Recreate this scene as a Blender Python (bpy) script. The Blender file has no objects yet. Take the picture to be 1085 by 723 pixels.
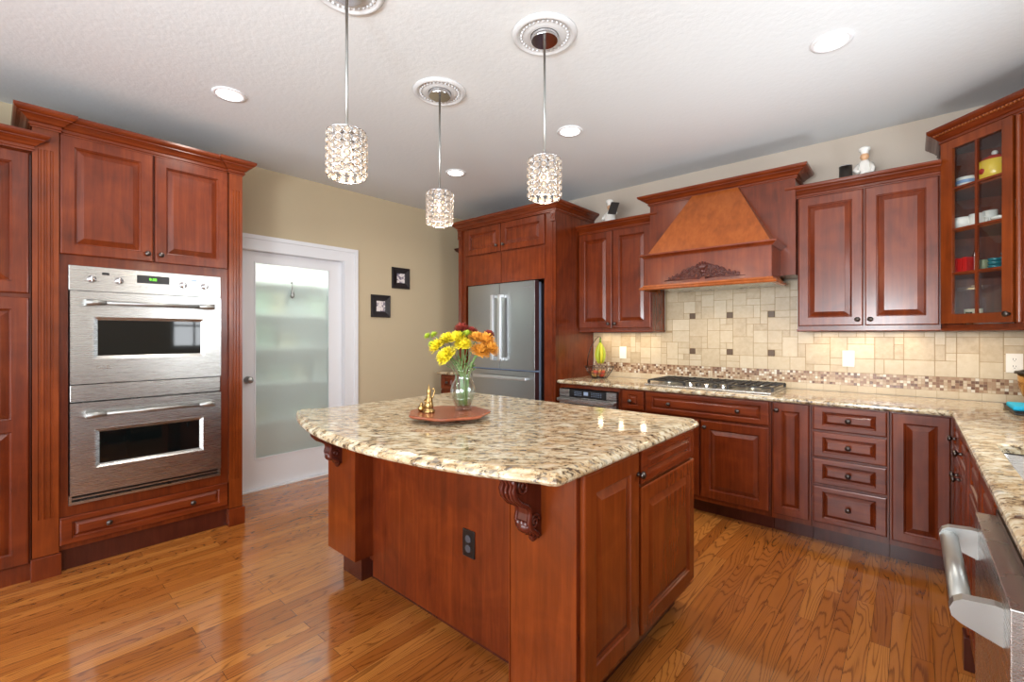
import bpy, bmesh, math, random
from mathutils import Matrix, Vector
R = math.radians; PI = math.pi
random.seed(11)
sc = bpy.context.scene
COL = sc.collection

# ---------------------------------------------------------------- camera, world, light, exposure
cam = bpy.data.objects.new('camera', bpy.data.cameras.new('camera')); COL.objects.link(cam)
cam.location = (0, 0, 1.324); cam.rotation_euler = (R(90), 0, R(41.21))
cam.data.sensor_width = 36; cam.data.lens = 483.4/1085*36; cam.data.shift_y = -6.7/1085
cam.data.clip_start = .02
sc.camera = cam
sc.view_settings.view_transform = 'Standard'; sc.view_settings.look = 'None'
sc.view_settings.gamma = 1; sc.view_settings.use_curve_mapping = False
sc.view_settings.exposure = 0.0
try:
    sc.cycles.use_denoising = True
    sc.cycles.max_bounces = 8; sc.cycles.diffuse_bounces = 4; sc.cycles.glossy_bounces = 4
    sc.cycles.transmission_bounces = 8; sc.cycles.transparent_max_bounces = 12
    sc.cycles.sample_clamp_indirect = 4; sc.cycles.caustics_refractive = False; sc.cycles.caustics_reflective = False
except Exception: pass
W = bpy.data.worlds.new('World'); sc.world = W; W.use_nodes = True
W.node_tree.nodes['Background'].inputs[0].default_value = (.75, .86, 1, 1)
W.node_tree.nodes['Background'].inputs[1].default_value = 1.3

def area(name, loc, rot, sx, sy, power, color=(1, 1, 1), spread=180, shape='RECTANGLE'):
    l = bpy.data.lights.new(name, 'AREA'); l.shape = shape; l.size = sx; l.size_y = sy
    l.energy = power; l.color = color; l.spread = R(spread)
    o = bpy.data.objects.new(name, l); COL.objects.link(o); o.location = loc; o.rotation_euler = rot
    return o
DAY = (.93, .97, 1)
area('daylight_rear', (-1.9, -3.72, 1.25), (R(125), 0, 0), 3.6, 2.2, 190, DAY)          # patio doors behind the camera
area('daylight_sink', (.98, 2.25, 1.62), (R(105), 0, R(90)), 1.2, 1.0, 45, DAY)            # window over the sink
area('daylight_side', (.98, -1.7, 1.3), (R(120), 0, R(90)), 2.6, 2.0, 110, DAY)
fl = bpy.data.lights.new('ceiling_fill', 'SPOT'); fl.energy = 345; fl.color = (.93, .97, 1); fl.spot_size = R(125); fl.spot_blend = 1; fl.shadow_soft_size = .3
flo = bpy.data.objects.new('ceiling_fill', fl); COL.objects.link(flo); flo.location = (-.3, -1.3, 1.5)   # added fill spot aimed at the ceiling, no fixture in the room
flo.rotation_euler = (Vector((-1.3, 2.2, 3.5))-flo.location).to_track_quat('-Z', 'Y').to_euler()             # tilt of the added fill spot

# ---------------------------------------------------------------- materials
fl2 = bpy.data.lights.new('ceiling_fill', 'SPOT'); fl2.energy = 30; fl2.color = (.95, .98, 1); fl2.spot_size = R(140); fl2.spot_blend = 1; fl2.shadow_soft_size = .2
flo2 = bpy.data.objects.new('ceiling_fill', fl2); COL.objects.link(flo2); flo2.location = (-.45, 2.75, 1.15); flo2.rotation_euler = (R(180), 0, 0)   # second fill spot aimed straight up, added to brighten the far ceiling
def lin(c):
    c = [v/255 for v in c]
    return tuple(v/12.92 if v <= .04045 else ((v+.055)/1.055)**2.4 for v in c) + (1,)
class NT:
    def __init__(s, name):
        s.m = bpy.data.materials.new(name); s.m.use_nodes = True; s.t = s.m.node_tree
        s.b = s.t.nodes['Principled BSDF']; s.out = s.t.nodes['Material Output']
    def n(s, typ, ins=None, **kw):
        o = s.t.nodes.new(typ)
        for k, v in kw.items(): setattr(o, k, v)
        for k, v in (ins or {}).items(): s.set(o.inputs[k], v)
        return o
    def set(s, sock, v):
        if isinstance(v, bpy.types.NodeSocket): s.t.links.new(v, sock)
        elif isinstance(v, bpy.types.Node): s.t.links.new(v.outputs[0], sock)
        else: sock.default_value = v
    def p(s, **kw):
        for k, v in kw.items(): s.set(s.b.inputs[k.replace('_', ' ')], v)
        return s.m
    def ramp(s, fac, stops, interp='LINEAR'):
        r = s.n('ShaderNodeValToRGB', {0: fac}); e = r.color_ramp.elements; r.color_ramp.interpolation = interp
        while len(e) < len(stops): e.new(.5)
        for i, (p, c) in enumerate(stops): e[i].position = p; e[i].color = c if len(c) == 4 else tuple(c)+(1,)
        return r
    def mix(s, f, a, b, mode='MIX'):
        m = s.n('ShaderNodeMix', data_type='RGBA', blend_type=mode)
        s.set(m.inputs[0], f); s.set(m.inputs[6], a); s.set(m.inputs[7], b); return m.outputs[2]
    def math(s, op, a, b=0.0):
        m = s.n('ShaderNodeMath', operation=op); s.set(m.inputs[0], a); s.set(m.inputs[1], b); return m.outputs[0]
    def coord(s, scale=(1, 1, 1), rnd=False, rot=(0, 0, 0), which='Object'):
        v = s.n('ShaderNodeTexCoord').outputs[which]
        if rnd:
            r = s.n('ShaderNodeObjectInfo').outputs['Random']
            k = s.n('ShaderNodeVectorMath', {0: v}, operation='ADD')
            c = s.n('ShaderNodeCombineXYZ', {0: s.math('MULTIPLY', r, 17.0), 1: s.math('MULTIPLY', r, 9.0), 2: s.math('MULTIPLY', r, 23.0)})
            s.t.links.new(c.outputs[0], k.inputs[1]); v = k.outputs[0]
        return s.n('ShaderNodeMapping', {'Vector': v, 'Scale': scale, 'Rotation': rot}).outputs[0]
    def bump(s, h, st=.1, d=.01):
        return s.n('ShaderNodeBump', {'Height': h, 'Strength': st, 'Distance': d}).outputs[0]

def wood(name, lo, mid, hi, horiz=False, rough=.27):
    t = NT(name)
    sc_ = (1.6, 22, 22) if horiz else (22, 22, 1.6)
    v = t.coord(sc_, True); v2 = t.coord((3, 3, 3) if not horiz else (2, 3, 4), True)
    a = t.n('ShaderNodeTexNoise', {'Vector': v, 'Scale': 1.4, 'Detail': 6, 'Roughness': .6, 'Distortion': .6})
    b = t.n('ShaderNodeTexNoise', {'Vector': v2, 'Scale': 1.7, 'Detail': 3, 'Distortion': .8})
    f = t.math('ADD', t.math('MULTIPLY', a.outputs[0], .55), t.math('MULTIPLY', b.outputs[0], .45))
    c = t.ramp(f, [(.26, lin(lo)), (.5, lin(mid)), (.76, lin(hi))])
    return t.p(Base_Color=c.outputs[0], Roughness=rough, Coat_Weight=.18, Coat_Roughness=.15, Specular_IOR_Level=.4,
               Normal=t.bump(a.outputs[0], .03, .004))
CH = wood('cherry_wood', (70, 26, 10), (102, 40, 14), (130, 57, 22))
CHH = wood('cherry_wood_horizontal', (74, 27, 10), (106, 42, 15), (134, 59, 22), True)
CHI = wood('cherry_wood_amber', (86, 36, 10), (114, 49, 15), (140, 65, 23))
CHO = wood('cherry_wood_lit', (116, 58, 22), (144, 74, 30), (166, 92, 42))  # lighter orange cherry copy, the hood canopy's top light put into the colour
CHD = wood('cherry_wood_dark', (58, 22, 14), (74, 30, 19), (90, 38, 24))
CARVE = wood('carved_mahogany', (56, 20, 13), (76, 28, 18), (96, 40, 26), rough=.2)
TRAYW = wood('tray_wood', (112, 58, 38), (146, 80, 54), (170, 100, 70), True)

def plain(name, c, rough=.5, metal=0, **kw):
    t = NT(name); t.p(Base_Color=lin(c), Roughness=rough, Metallic=metal); t.p(**kw) if kw else None; return t.m
def steel(name, c=(188, 188, 186), rough=.27, sc_=(3, 3, 220)):
    t = NT(name); a = t.n('ShaderNodeTexNoise', {'Vector': t.coord(sc_), 'Scale': 2, 'Detail': 3})
    big = t.n('ShaderNodeTexNoise', {'Vector': t.coord((1, 1, 1)), 'Scale': 3, 'Detail': 1})
    r = t.math('ADD', t.math('MULTIPLY', a.outputs[0], .05), rough-.02)
    return t.p(Base_Color=lin(c), Metallic=1.0, Roughness=r, Normal=t.bump(big.outputs[0], .08, .02))
STEEL = steel('brushed_steel')
STEELF = steel('fridge_steel', (176, 179, 180), .3)
CHROME = plain('chrome', (215, 215, 218), .12, 1)
HANDLEM = plain('bright_handle_metal', (218, 220, 222), .32, 1)
SATIN = plain('satin_metal', (172, 174, 172), .4, 1)
PEWTER = plain('dark_pewter', (92, 84, 80), .32, 1)
IRON = plain('cast_iron', (38, 34, 32), .45)
BLACK = plain('black_plastic', (18, 18, 20), .3)
BLKGL = plain('black_oven_glass', (10, 14, 14), .04)
DARKS = plain('fridge_side_grey', (70, 62, 68), .35, .3)
MAROON = plain('dark_door_edge', (66, 40, 42), .4)
LITES = plain('pale_blue_gasket', (150, 170, 200), .4)
WHITE = plain('white_paint', (226, 228, 232), .35)
PLASTER = plain('plaster', (202, 204, 206), .6)
PLATE = plain('white_outlet', (240, 236, 228), .35)
GLZ = plain('white_glaze', (232, 230, 224), .15)
BLUEGL = plain('blue_glaze', (120, 150, 190), .2)
YELJ = plain('yellow_glaze', (226, 190, 60), .2)
REDJ = plain('red_glaze', (176, 40, 26), .25)
TEAL = plain('teal_glaze', (30, 110, 120), .2)
REDT = plain('red_tin', (190, 30, 30), .3)
PAPER = plain('paper', (225, 215, 190), .7)
TURQ = plain('turquoise_cloth', (30, 185, 225), .7)
BRASS = plain('brass', (170, 140, 90), .28, 1)
SKIN = plain('painted_skin', (214, 170, 130), .5)
GREEN = plain('stem_green', (112, 144, 84), .5)
LEAF = plain('leaf_green', (86, 132, 60), .5)
YEL = plain('yellow_petal', (244, 228, 60), .55)
ORG = plain('orange_petal', (232, 172, 70), .55)
MAR = plain('maroon_petal', (150, 60, 50), .6)
LIME = plain('lime_petal', (190, 210, 80), .55)
BANA = plain('banana_skin', (212, 205, 52), .45)
BANL = plain('banana_lime', (172, 186, 54), .45)
BANG = plain('banana_green', (120, 150, 50), .5)
def apple_mat():
    t = NT('apple_skin'); a = t.n('ShaderNodeTexNoise', {'Vector': t.coord((1, 1, 1), True), 'Scale': 9})
    return t.p(Base_Color=t.ramp(a.outputs[0], [(.42, lin((176, 66, 44))), (.56, lin((222, 186, 112)))]).outputs[0], Roughness=.3)
APPLE = apple_mat()
FRAMEB = plain('dark_frame', (34, 30, 32), .35)
def photo_mat():
    t = NT('ink_sketch'); a = t.n('ShaderNodeTexNoise', {'Vector': t.coord((1, 1, 1), True), 'Scale': 16, 'Detail': 3, 'Distortion': 2})
    return t.p(Base_Color=t.ramp(a.outputs[0], [(.42, lin((120, 112, 130))), (.52, lin((226, 218, 216)))]).outputs[0], Roughness=.6)
PHOTO = photo_mat()
def glow(name, c, s):
    t = NT(name); return t.p(Base_Color=lin(c), Emission_Color=lin(c), Emission_Strength=s)
BULB = glow('lamp_bulb', (255, 226, 190), 2.4)
CANL = glow('can_lens', (255, 250, 240), 6)
HOODL = glow('hood_lamp_lens', (255, 220, 160), 14)
DIGIT = glow('green_digits', (120, 255, 60), 1.6)
def clear_thin(name, base=.04, edge=.75, tint=(250, 253, 252)):
    t = NT(name); tr = t.n('ShaderNodeBsdfTransparent', {0: lin(tint)}); gl = t.n('ShaderNodeBsdfGlossy', {'Roughness': .03})
    lw = t.n('ShaderNodeLayerWeight', {0: .35}); f = t.math('ADD', t.math('MULTIPLY', t.math('POWER', lw.outputs[1], 2.2), edge), base)
    mx = t.n('ShaderNodeMixShader', {0: f, 1: tr.outputs[0], 2: gl.outputs[0]}); t.t.links.new(mx.outputs[0], t.out.inputs[0]); return t.m
def glassmat(name, c=(255, 255, 255), rough=0.0, ior=1.45):
    t = NT(name); return t.p(Base_Color=lin(c), Roughness=rough, Transmission_Weight=1.0, IOR=ior)
VASEG = clear_thin('vase_glass', .07, .95)
def crystal_mat():
    t = NT('crystal')
    return t.p(Base_Color=lin((255, 240, 222)), Roughness=.12, Transmission_Weight=.8, IOR=1.45)
CRYST = crystal_mat()
WATER = clear_thin('water', .06, .35, (234, 240, 234))
PANE = clear_thin('window_glass', .02, .3, (255, 255, 255))
CABG = clear_thin('cabinet_glass', .03, .35, (250, 252, 252))
def reeded():
    t = NT('reeded_glass')
    w = t.n('ShaderNodeTexWave', {'Vector': t.coord((1, 1, 1)), 'Scale': 26.0}, wave_type='BANDS', bands_direction='X')
    t.p(Base_Color=lin((226, 240, 234)), Roughness=.42, Transmission_Weight=.55, IOR=1.25, Normal=t.bump(w.outputs[0], .25, .004))
    return t.m
REED = reeded()
def paint(name, c, bs=.06, scale=90):
    t = NT(name); a = t.n('ShaderNodeTexNoise', {'Vector': t.coord((1, 1, 1)), 'Scale': scale, 'Detail': 3})
    return t.p(Base_Color=lin(c), Roughness=.65, Normal=t.bump(a.outputs[0], bs, .01))
WALLB = paint('beige_wall', (192, 176, 146)); WALLG = paint('greige_wall', (190, 178, 164)); CEIL = paint('ceiling_white', (218, 223, 226), .14, 40)
def granite():
    t = NT('granite')
    v = t.n('ShaderNodeMapping', {'Vector': t.coord((1, 1, 1), rot=(0, 0, R(-38))), 'Scale': (.72, 1.35, 1)}).outputs[0]
    a = t.n('ShaderNodeTexNoise', {'Vector': v, 'Scale': 25, 'Detail': 7, 'Roughness': .72, 'Distortion': .5})
    b = t.n('ShaderNodeTexNoise', {'Vector': v, 'Scale': 9, 'Detail': 4, 'Roughness': .6, 'Distortion': 1})
    g = t.n('ShaderNodeTexNoise', {'Vector': v, 'Scale': 70, 'Detail': 4, 'Roughness': .6})
    base = t.ramp(a.outputs[0], [(.34, lin((92, 72, 54))), (.44, lin((160, 138, 106))), (.53, lin((198, 186, 158))), (.66, lin((212, 207, 192)))])
    warm = t.mix(t.ramp(b.outputs[0], [(.45, (0, 0, 0)), (.62, (1, 1, 1))]).outputs[0], base.outputs[0],
                 t.mix(.55, base.outputs[0], lin((176, 142, 98))))
    dark = t.ramp(t.math('ADD', t.math('MULTIPLY', a.outputs[0], .5), t.math('MULTIPLY', g.outputs[0], .5)), [(.425, (1, 1, 1)), (.46, (0, 0, 0))])
    c2 = t.mix(t.math('MULTIPLY', dark.outputs[0], .85), warm, lin((62, 52, 46)))
    vo = t.n('ShaderNodeTexVoronoi', {'Vector': v, 'Scale': 62})
    gr = t.ramp(vo.outputs[1], [(.80, (0, 0, 0)), (.84, (1, 1, 1))])
    c3 = t.mix(t.math('MULTIPLY', gr.outputs[0], .55), c2, lin((112, 112, 110)))
    return t.p(Base_Color=c3, Roughness=.09, Specular_IOR_Level=.5)
GRAN = granite()
def floor_mat():
    t = NT('oak_floor')
    obj = t.n('ShaderNodeTexCoord').outputs['Object']
    sw = t.n('ShaderNodeSeparateXYZ', {0: obj}); x, y = sw.outputs[0], sw.outputs[1]
    yx = t.n('ShaderNodeCombineXYZ', {0: y, 1: x, 2: 0.0}).outputs[0]
    br = t.n('ShaderNodeTexBrick', {'Vector': yx, 'Color1': (0, 0, 0, 1), 'Color2': (1, 1, 1, 1), 'Mortar': (.5, .5, .5, 1), 'Scale': 1.0,
             'Mortar Size': .0008, 'Mortar Smooth': .2, 'Bias': 0.0, 'Brick Width': .95, 'Row Height': .068}, offset=.37, offset_frequency=2)
    rnd = t.n('ShaderNodeSeparateXYZ', {0: br.outputs[0]}).outputs[0]
    off = t.math('MULTIPLY', rnd, 37.0)
    gv = t.n('ShaderNodeCombineXYZ', {0: t.math('ADD', t.math('MULTIPLY', x, 9.5), off), 1: t.math('MULTIPLY', y, .8), 2: off}).outputs[0]
    fld = t.n('ShaderNodeTexNoise', {'Vector': gv, 'Scale': 1.0, 'Detail': 1.5, 'Roughness': .4, 'Distortion': .25})
    fine = t.n('ShaderNodeTexNoise', {'Vector': t.n('ShaderNodeCombineXYZ', {0: t.math('MULTIPLY', x, 260.0), 1: t.math('MULTIPLY', y, 7.0), 2: off}).outputs[0], 'Scale': 1.0, 'Detail': 3})
    ring = t.math('FRACT', t.math('ADD', t.math('MULTIPLY', fld.outputs[0], 26.0), t.math('MULTIPLY', fine.outputs[0], .35)))
    grain = t.ramp(ring, [(0, (1, 1, 1)), (.08, (.8, .8, .8)), (.20, (.15, .15, .15)), (.55, (0, 0, 0)), (.92, (.08, .08, .08)), (1, (.9, .9, .9))])
    tone = t.ramp(rnd, [(0, lin((156, 90, 36))), (.5, lin((172, 104, 44))), (1, lin((194, 126, 58)))])
    c = t.mix(t.math('MULTIPLY', grain.outputs[0], .7), tone.outputs[0], lin((84, 38, 14)))
    c = t.mix(t.math('MULTIPLY', fine.outputs[0], .22), c, lin((96, 50, 22)))
    c = t.mix(br.outputs[1], c, lin((60, 32, 18)))
    wv = t.n('ShaderNodeTexNoise', {'Vector': obj, 'Scale': 2.5, 'Detail': 2})
    return t.p(Base_Color=c, Roughness=.16, Coat_Weight=.5, Coat_Roughness=.07, Normal=t.bump(t.math('ADD', t.math('MULTIPLY', wv.outputs[0], 1.0), t.math('MULTIPLY', grain.outputs[0], -.03)), .08, .02))
FLOOR = floor_mat()
def tone_mat(name, stops, rough=.35, nz=.45, bmp=.05):
    t = NT(name); a = t.n('ShaderNodeAttribute', attribute_name='tone'); n = t.n('ShaderNodeTexNoise', {'Vector': t.coord((1, 1, 1)), 'Scale': 28, 'Detail': 5, 'Roughness': .65})
    f = t.math('ADD', t.math('MULTIPLY', a.outputs[2], 1-nz), t.math('MULTIPLY', n.outputs[0], nz))
    return t.p(Base_Color=t.ramp(f, stops).outputs[0], Roughness=rough, Normal=t.bump(n.outputs[0], bmp, .004))
TRAV = tone_mat('travertine', [(.25, lin((168, 146, 114))), (.5, lin((194, 176, 146))), (.75, lin((208, 194, 168)))])
MOSA = tone_mat('mosaic_stone', [(0, lin((92, 62, 48))), (.25, lin((140, 104, 80))), (.5, lin((172, 142, 114))), (.75, lin((200, 180, 152))), (1, lin((226, 222, 210)))], .2, .06)
GROUT = plain('grout', (164, 140, 106), .8)
BRONZE = plain('bronze_tile', (84, 60, 34), .4)

# ---------------------------------------------------------------- mesh builder
class MB:
    def __init__(s): s.v = []; s.f = []; s.sm = []; s.tone = []; s.M = Matrix()
    def add(s, vs, fs, smooth=False, tone=None):
        b = len(s.v); s.v += [tuple(s.M @ Vector(p)) for p in vs]
        for f in fs: s.f.append(tuple(b+i for i in f)); s.sm.append(smooth); s.tone.append(tone or 0.0)
        return s
    def box(s, x0, x1, y0, y1, z0, z1, b=0, tone=None):
        if b <= 0:
            vs = [(x, y, z) for z in (z0, z1) for y in (y0, y1) for x in (x0, x1)]
            return s.add(vs, [(0, 2, 3, 1), (4, 5, 7, 6), (0, 1, 5, 4), (2, 6, 7, 3), (0, 4, 6, 2), (1, 3, 7, 5)], tone=tone)
        bm = bmesh.new(); bmesh.ops.create_cube(bm, size=1)
        for v in bm.verts: v.co = ((x0+x1)/2+v.co.x*(x1-x0), (y0+y1)/2+v.co.y*(y1-y0), (z0+z1)/2+v.co.z*(z1-z0))
        bmesh.ops.bevel(bm, geom=bm.edges[:], offset=b, segments=2, affect='EDGES', profile=.6)
        bm.verts.index_update(); s.add([tuple(v.co) for v in bm.verts], [tuple(v.index for v in f.verts) for f in bm.faces], False, tone); bm.free(); return s
    def lathe(s, c, prof, n=24, axis='z', cap=True, sx=1, sy=1):
        vs = []; fs = []
        for r, h in prof:
            for i in range(n):
                a = 2*PI*i/n; p = (r*math.cos(a)*sx, r*math.sin(a)*sy, h)
                if axis == 'y': p = (p[0], -p[2], p[1])      # height grows towards -y
                if axis == 'x': p = (p[2], p[0], p[1])
                vs.append((c[0]+p[0], c[1]+p[1], c[2]+p[2]))
        for k in range(len(prof)-1):
            for i in range(n):
                j = (i+1) % n; fs.append((k*n+i, k*n+j, (k+1)*n+j, (k+1)*n+i))
        s.add(vs, fs, True)
        if cap:
            if prof[0][0] > 1e-5: s.add(vs[:n], [tuple(range(n))[::-1]])
            if prof[-1][0] > 1e-5: s.add(vs[-n:], [tuple(range(n))])
        return s
    def cyl(s, c, r, h, n=20, axis='z'): return s.lathe(c, [(r, 0), (r, h)], n, axis)
    def ball(s, c, r, n=14, sx=1, sy=1, sz=1):
        m = n//2+1
        return s.lathe(c, [(max(1e-6, r*math.sin(PI*k/m)), -r*sz*math.cos(PI*k/m)) for k in range(m+1)], n, cap=False, sx=sx, sy=sy)
    def tube(s, pts, r, n=8, closed=False, smooth=True):
        P = [Vector(p) for p in pts]; m = len(P); vs = []; fs = []; up = None
        for i, p in enumerate(P):
            a = P[(i-1) % m] if closed or i > 0 else p; b = P[(i+1) % m] if closed or i < m-1 else p
            d = (b-a).normalized() if (b-a).length > 1e-9 else Vector((0, 0, 1))
            if up is None: up = Vector((0, 0, 1)) if abs(d.z) < .9 else Vector((1, 0, 0))
            u = d.cross(up).normalized(); w = u.cross(d).normalized(); up = w
            rr = r[i] if isinstance(r, (list, tuple)) else r
            for k in range(n):
                t = 2*PI*k/n; vs.append(tuple(p+(u*math.cos(t)+w*math.sin(t))*rr))
        for i in range(m if closed else m-1):
            for k in range(n):
                j = (k+1) % n; i2 = (i+1) % m; fs.append((i*n+k, i*n+j, i2*n+j, i2*n+k))
        if not closed: fs += [tuple(range(n))[::-1], tuple((m-1)*n+k for k in range(n))]
        return s.add(vs, fs, smooth)
    def prism(s, poly, z0, z1):
        n = len(poly); vs = [(x, y, z0) for x, y in poly]+[(x, y, z1) for x, y in poly]
        return s.add(vs, [tuple(range(n))[::-1], tuple(range(n, 2*n))]+[(i, (i+1) % n, n+(i+1) % n, n+i) for i in range(n)])
    def extr(s, poly, x0, x1):                      # polygon in (y,z), extruded along x
        n = len(poly); vs = [(x0, y, z) for y, z in poly]+[(x1, y, z) for y, z in poly]
        return s.add(vs, [tuple(range(n)), tuple(range(n, 2*n))[::-1]]+[((i+1) % n, i, n+i, n+(i+1) % n) for i in range(n)])
    def sweep(s, path, prof, closed=False, cap=True, smooth=False):
        P = [Vector((p[0], p[1])) for p in path]; m = len(P); off = []
        for i, p in enumerate(P):
            ds = []
            if closed or i > 0: ds.append((p-P[i-1]).normalized())
            if closed or i < m-1: ds.append((P[(i+1) % m]-p).normalized())
            ns = [Vector((d.y, -d.x)) for d in ds]
            if len(ns) == 2:
                b = (ns[0]+ns[1]); b = b/b.length; off.append(b/max(.3, b.dot(ns[0])))
            else: off.append(ns[0])
        k = len(prof); vs = [(p.x+o.x*a, p.y+o.y*a, z) for p, o in zip(P, off) for a, z in prof]; fs = []
        for i in range(m if closed else m-1):
            i2 = (i+1) % m
            for j in range(k-1): fs.append((i*k+j, i2*k+j, i2*k+j+1, i*k+j+1))
        if cap and not closed: fs += [tuple(range(k)), tuple((m-1)*k+j for j in range(k))[::-1]]
        s.add(vs, fs, smooth)
        if cap and closed:
            s.add([vs[i*k+k-1] for i in range(m)], [tuple(range(m))]); s.add([vs[i*k] for i in range(m)], [tuple(range(m))[::-1]])
        return s
    def panel(s, x0, z0, w, h, sw=.056, t=.02, y=0, bev=.026, split=None):
        """raised-panel door or drawer front; front faces -y, back at y; split = heights of the middle rails"""
        sx, sz = sw if isinstance(sw, tuple) else (sw, sw)
        def loft(rings):
            vs = []; fs = []
            for (ax, az, bx, bz), yy in rings: vs += [(ax, yy, az), (bx, yy, az), (bx, yy, bz), (ax, yy, bz)]
            for k in range(len(rings)-1):
                for i in range(4): j = (i+1) % 4; fs.append((k*4+i, k*4+j, k*4+4+j, k*4+4+i))
            return vs, fs
        def R_(q, i): return (q[0]+i, q[1]+i, q[2]-i, q[3]-i)
        O = (x0, z0, x0+w, z0+h)
        fields = []; zz = [z0+sz]+[v for c in (split or []) for v in (z0+c-sz/2, z0+c+sz/2)]+[z0+h-sz]
        for k in range(0, len(zz), 2): fields.append((x0+sx, zz[k], x0+w-sx, zz[k+1]))
        vs, fs = loft([(O, y), (O, y-t+.005), (R_(O, .003), y-t+.001), (R_(O, .007), y-t)]); fs.append((3, 2, 1, 0)); s.add(vs, fs)
        I = R_(O, .007)
        def quad(ax, az, bx, bz): s.add([(ax, y-t, az), (bx, y-t, az), (bx, y-t, bz), (ax, y-t, bz)], [(0, 1, 2, 3)])
        quad(I[0], I[1], x0+sx, I[3]); quad(x0+w-sx, I[1], I[2], I[3])
        ed = [I[1]]+zz+[I[3]]
        for k in range(0, len(ed), 2): quad(x0+sx, ed[k], x0+w-sx, ed[k+1])
        for q in fields:
            lim = min(q[2]-q[0], q[3]-q[1])/2-.012; bv = min(bev, lim*.42)
            vs, fs = loft([(q, y-t), (R_(q, .003), y-t+.006), (R_(q, .007), y-t+.0075), (R_(q, .0105), y-t+.013), (R_(q, .0105+bv), y-t+.003), (R_(q, .013+bv), y-t+.0015)])
            e = 20; fs.append((e, e+1, e+2, e+3)); s.add(vs, fs)
        return s
    def build(s, name, mat, parent=None, loc=None, rot=None):
        me = bpy.data.meshes.new(name); me.from_pydata(s.v, [], s.f); me.materials.append(mat)
        me.polygons.foreach_set('use_smooth', s.sm)
        if any(s.tone):
            at = me.attributes.new('tone', 'FLOAT', 'FACE'); at.data.foreach_set('value', s.tone)
        bm = bmesh.new(); bm.from_mesh(me); bmesh.ops.recalc_face_normals(bm, faces=bm.faces); bm.to_mesh(me); bm.free()
        me.update(); o = bpy.data.objects.new(name, me); COL.objects.link(o)
        if parent: o.parent = parent
        if loc: o.location = loc
        if rot: o.rotation_euler = rot
        return o
def B(*a, **k): return MB().box(*a, **k)
def thing(name, label, cat, loc=(0, 0, 0), rz=0, group=None):
    o = bpy.data.objects.new(name, None); COL.objects.link(o); o.empty_display_size = .05
    o.location = loc; o.rotation_euler = (0, 0, R(rz)); return tag(o, label, cat, group)
def tag(o, label, cat, group=None):
    o['label'] = label; o['category'] = cat
    if group: o['group'] = group
    return o
def struct(name, mb, mat, parent=None):
    o = mb.build(name, mat, parent)
    if not parent: o['kind'] = 'structure'
    return o
def dup(o, loc, label=None, rz=None, parent=None):
    c = o.copy(); COL.objects.link(c)
    if parent is None:
        c.location = loc
        if rz is not None: c.rotation_euler = (0, 0, R(rz))
        if label: c['label'] = label
    else: c.parent = parent
    for ch in o.children: dup(ch, None, parent=c)
    return c
def text_mesh(txt, name, mat, size, M, parent, ext=.0006, label=None):
    cu = bpy.data.curves.new(name, 'FONT'); cu.body = txt; cu.size = size; cu.align_x = 'CENTER'; cu.align_y = 'CENTER'; cu.extrude = ext
    to = bpy.data.objects.new(name+'_src', cu); COL.objects.link(to); bpy.context.view_layer.update()
    me = bpy.data.meshes.new_from_object(to); bpy.data.objects.remove(to)
    me.transform(M); me.materials.clear(); me.materials.append(mat)
    o = bpy.data.objects.new(name, me); COL.objects.link(o); o.parent = parent; return o
FACE = Matrix.Rotation(R(90), 4, 'X')                  # text lying in xy -> standing, facing -y

XL, XR, YB, YF, ZC = -4.16, .78, 4.035, -3.6, 2.741
# ---------------------------------------------------------------- room shell
struct('floor', B(XL-.7, XR+.02, YF, YB+.02, -.05, 0), FLOOR)
struct('ceiling', B(XL-.7, XR+.1, YF-.1, YB+.1, ZC, ZC+.08), CEIL)
struct('wall_back', B(XL-.1, XR+.1, YB, YB+.1, 0, ZC), WALLG)
DY0, DY1, DZ = 1.355, 2.262, 2.035
m = MB(); m.box(XL-.1, XL, YF, DY0, 0, ZC); m.box(XL-.1, XL, DY1, YB, 0, ZC); m.box(XL-.1, XL, DY0, DY1, DZ, ZC)
struct('wall_left', m, WALLB)
m = MB(); w0, w1, wz0, wz1 = 1.66, 2.84, 1.12, 2.12; s0, s1, sz0, sz1 = -3.0, -.4, .3, 2.3
m.box(XR, XR+.12, w1, YB, 0, ZC); m.box(XR, XR+.12, s1, w0, 0, ZC); m.box(XR, XR+.12, YF, s0, 0, ZC)
m.box(XR, XR+.12, w0, w1, 0, wz0); m.box(XR, XR+.12, w0, w1, wz1, ZC); m.box(XR, XR+.12, s0, s1, 0, sz0); m.box(XR, XR+.12, s0, s1, sz1, ZC)
struct('wall_right', m, WALLG)
rx0, rx1, rz0, rz1 = -3.7, -.1, .1, 2.3
m = MB(); m.box(XL, rx0, YF-.12, YF, 0, ZC); m.box(rx1, XR, YF-.12, YF, 0, ZC); m.box(rx0, rx1, YF-.12, YF, 0, rz0); m.box(rx0, rx1, YF-.12, YF, rz1, ZC)
struct('wall_front', m, WALLB)
def window(n, M, w, h, nx, nz):
    f = MB(); f.M = M
    f.box(0, w, 0, .05, 0, .05); f.box(0, w, 0, .05, h-.05, h); f.box(0, .05, 0, .05, .05, h-.05); f.box(w-.05, w, 0, .05, .05, h-.05)
    for i in range(1, nx): f.box(w*i/nx-.012, w*i/nx+.012, .01, .04, .05, h-.05)
    for i in range(1, nz): f.box(.05, w-.05, .01, .04, h*i/nz-.012, h*i/nz+.012)
    wo = struct('window_%d' % n, f, WHITE)
    g = MB(); g.M = M; g.box(.05, w-.05, .022, .026, .05, h-.05); g.build('glass_pane', PANE, wo)
window(1, Matrix.Translation((XR+.02, w1, wz0)) @ Matrix.Rotation(R(-90), 4, 'Z'), w1-w0, wz1-wz0, 4, 3)
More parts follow.
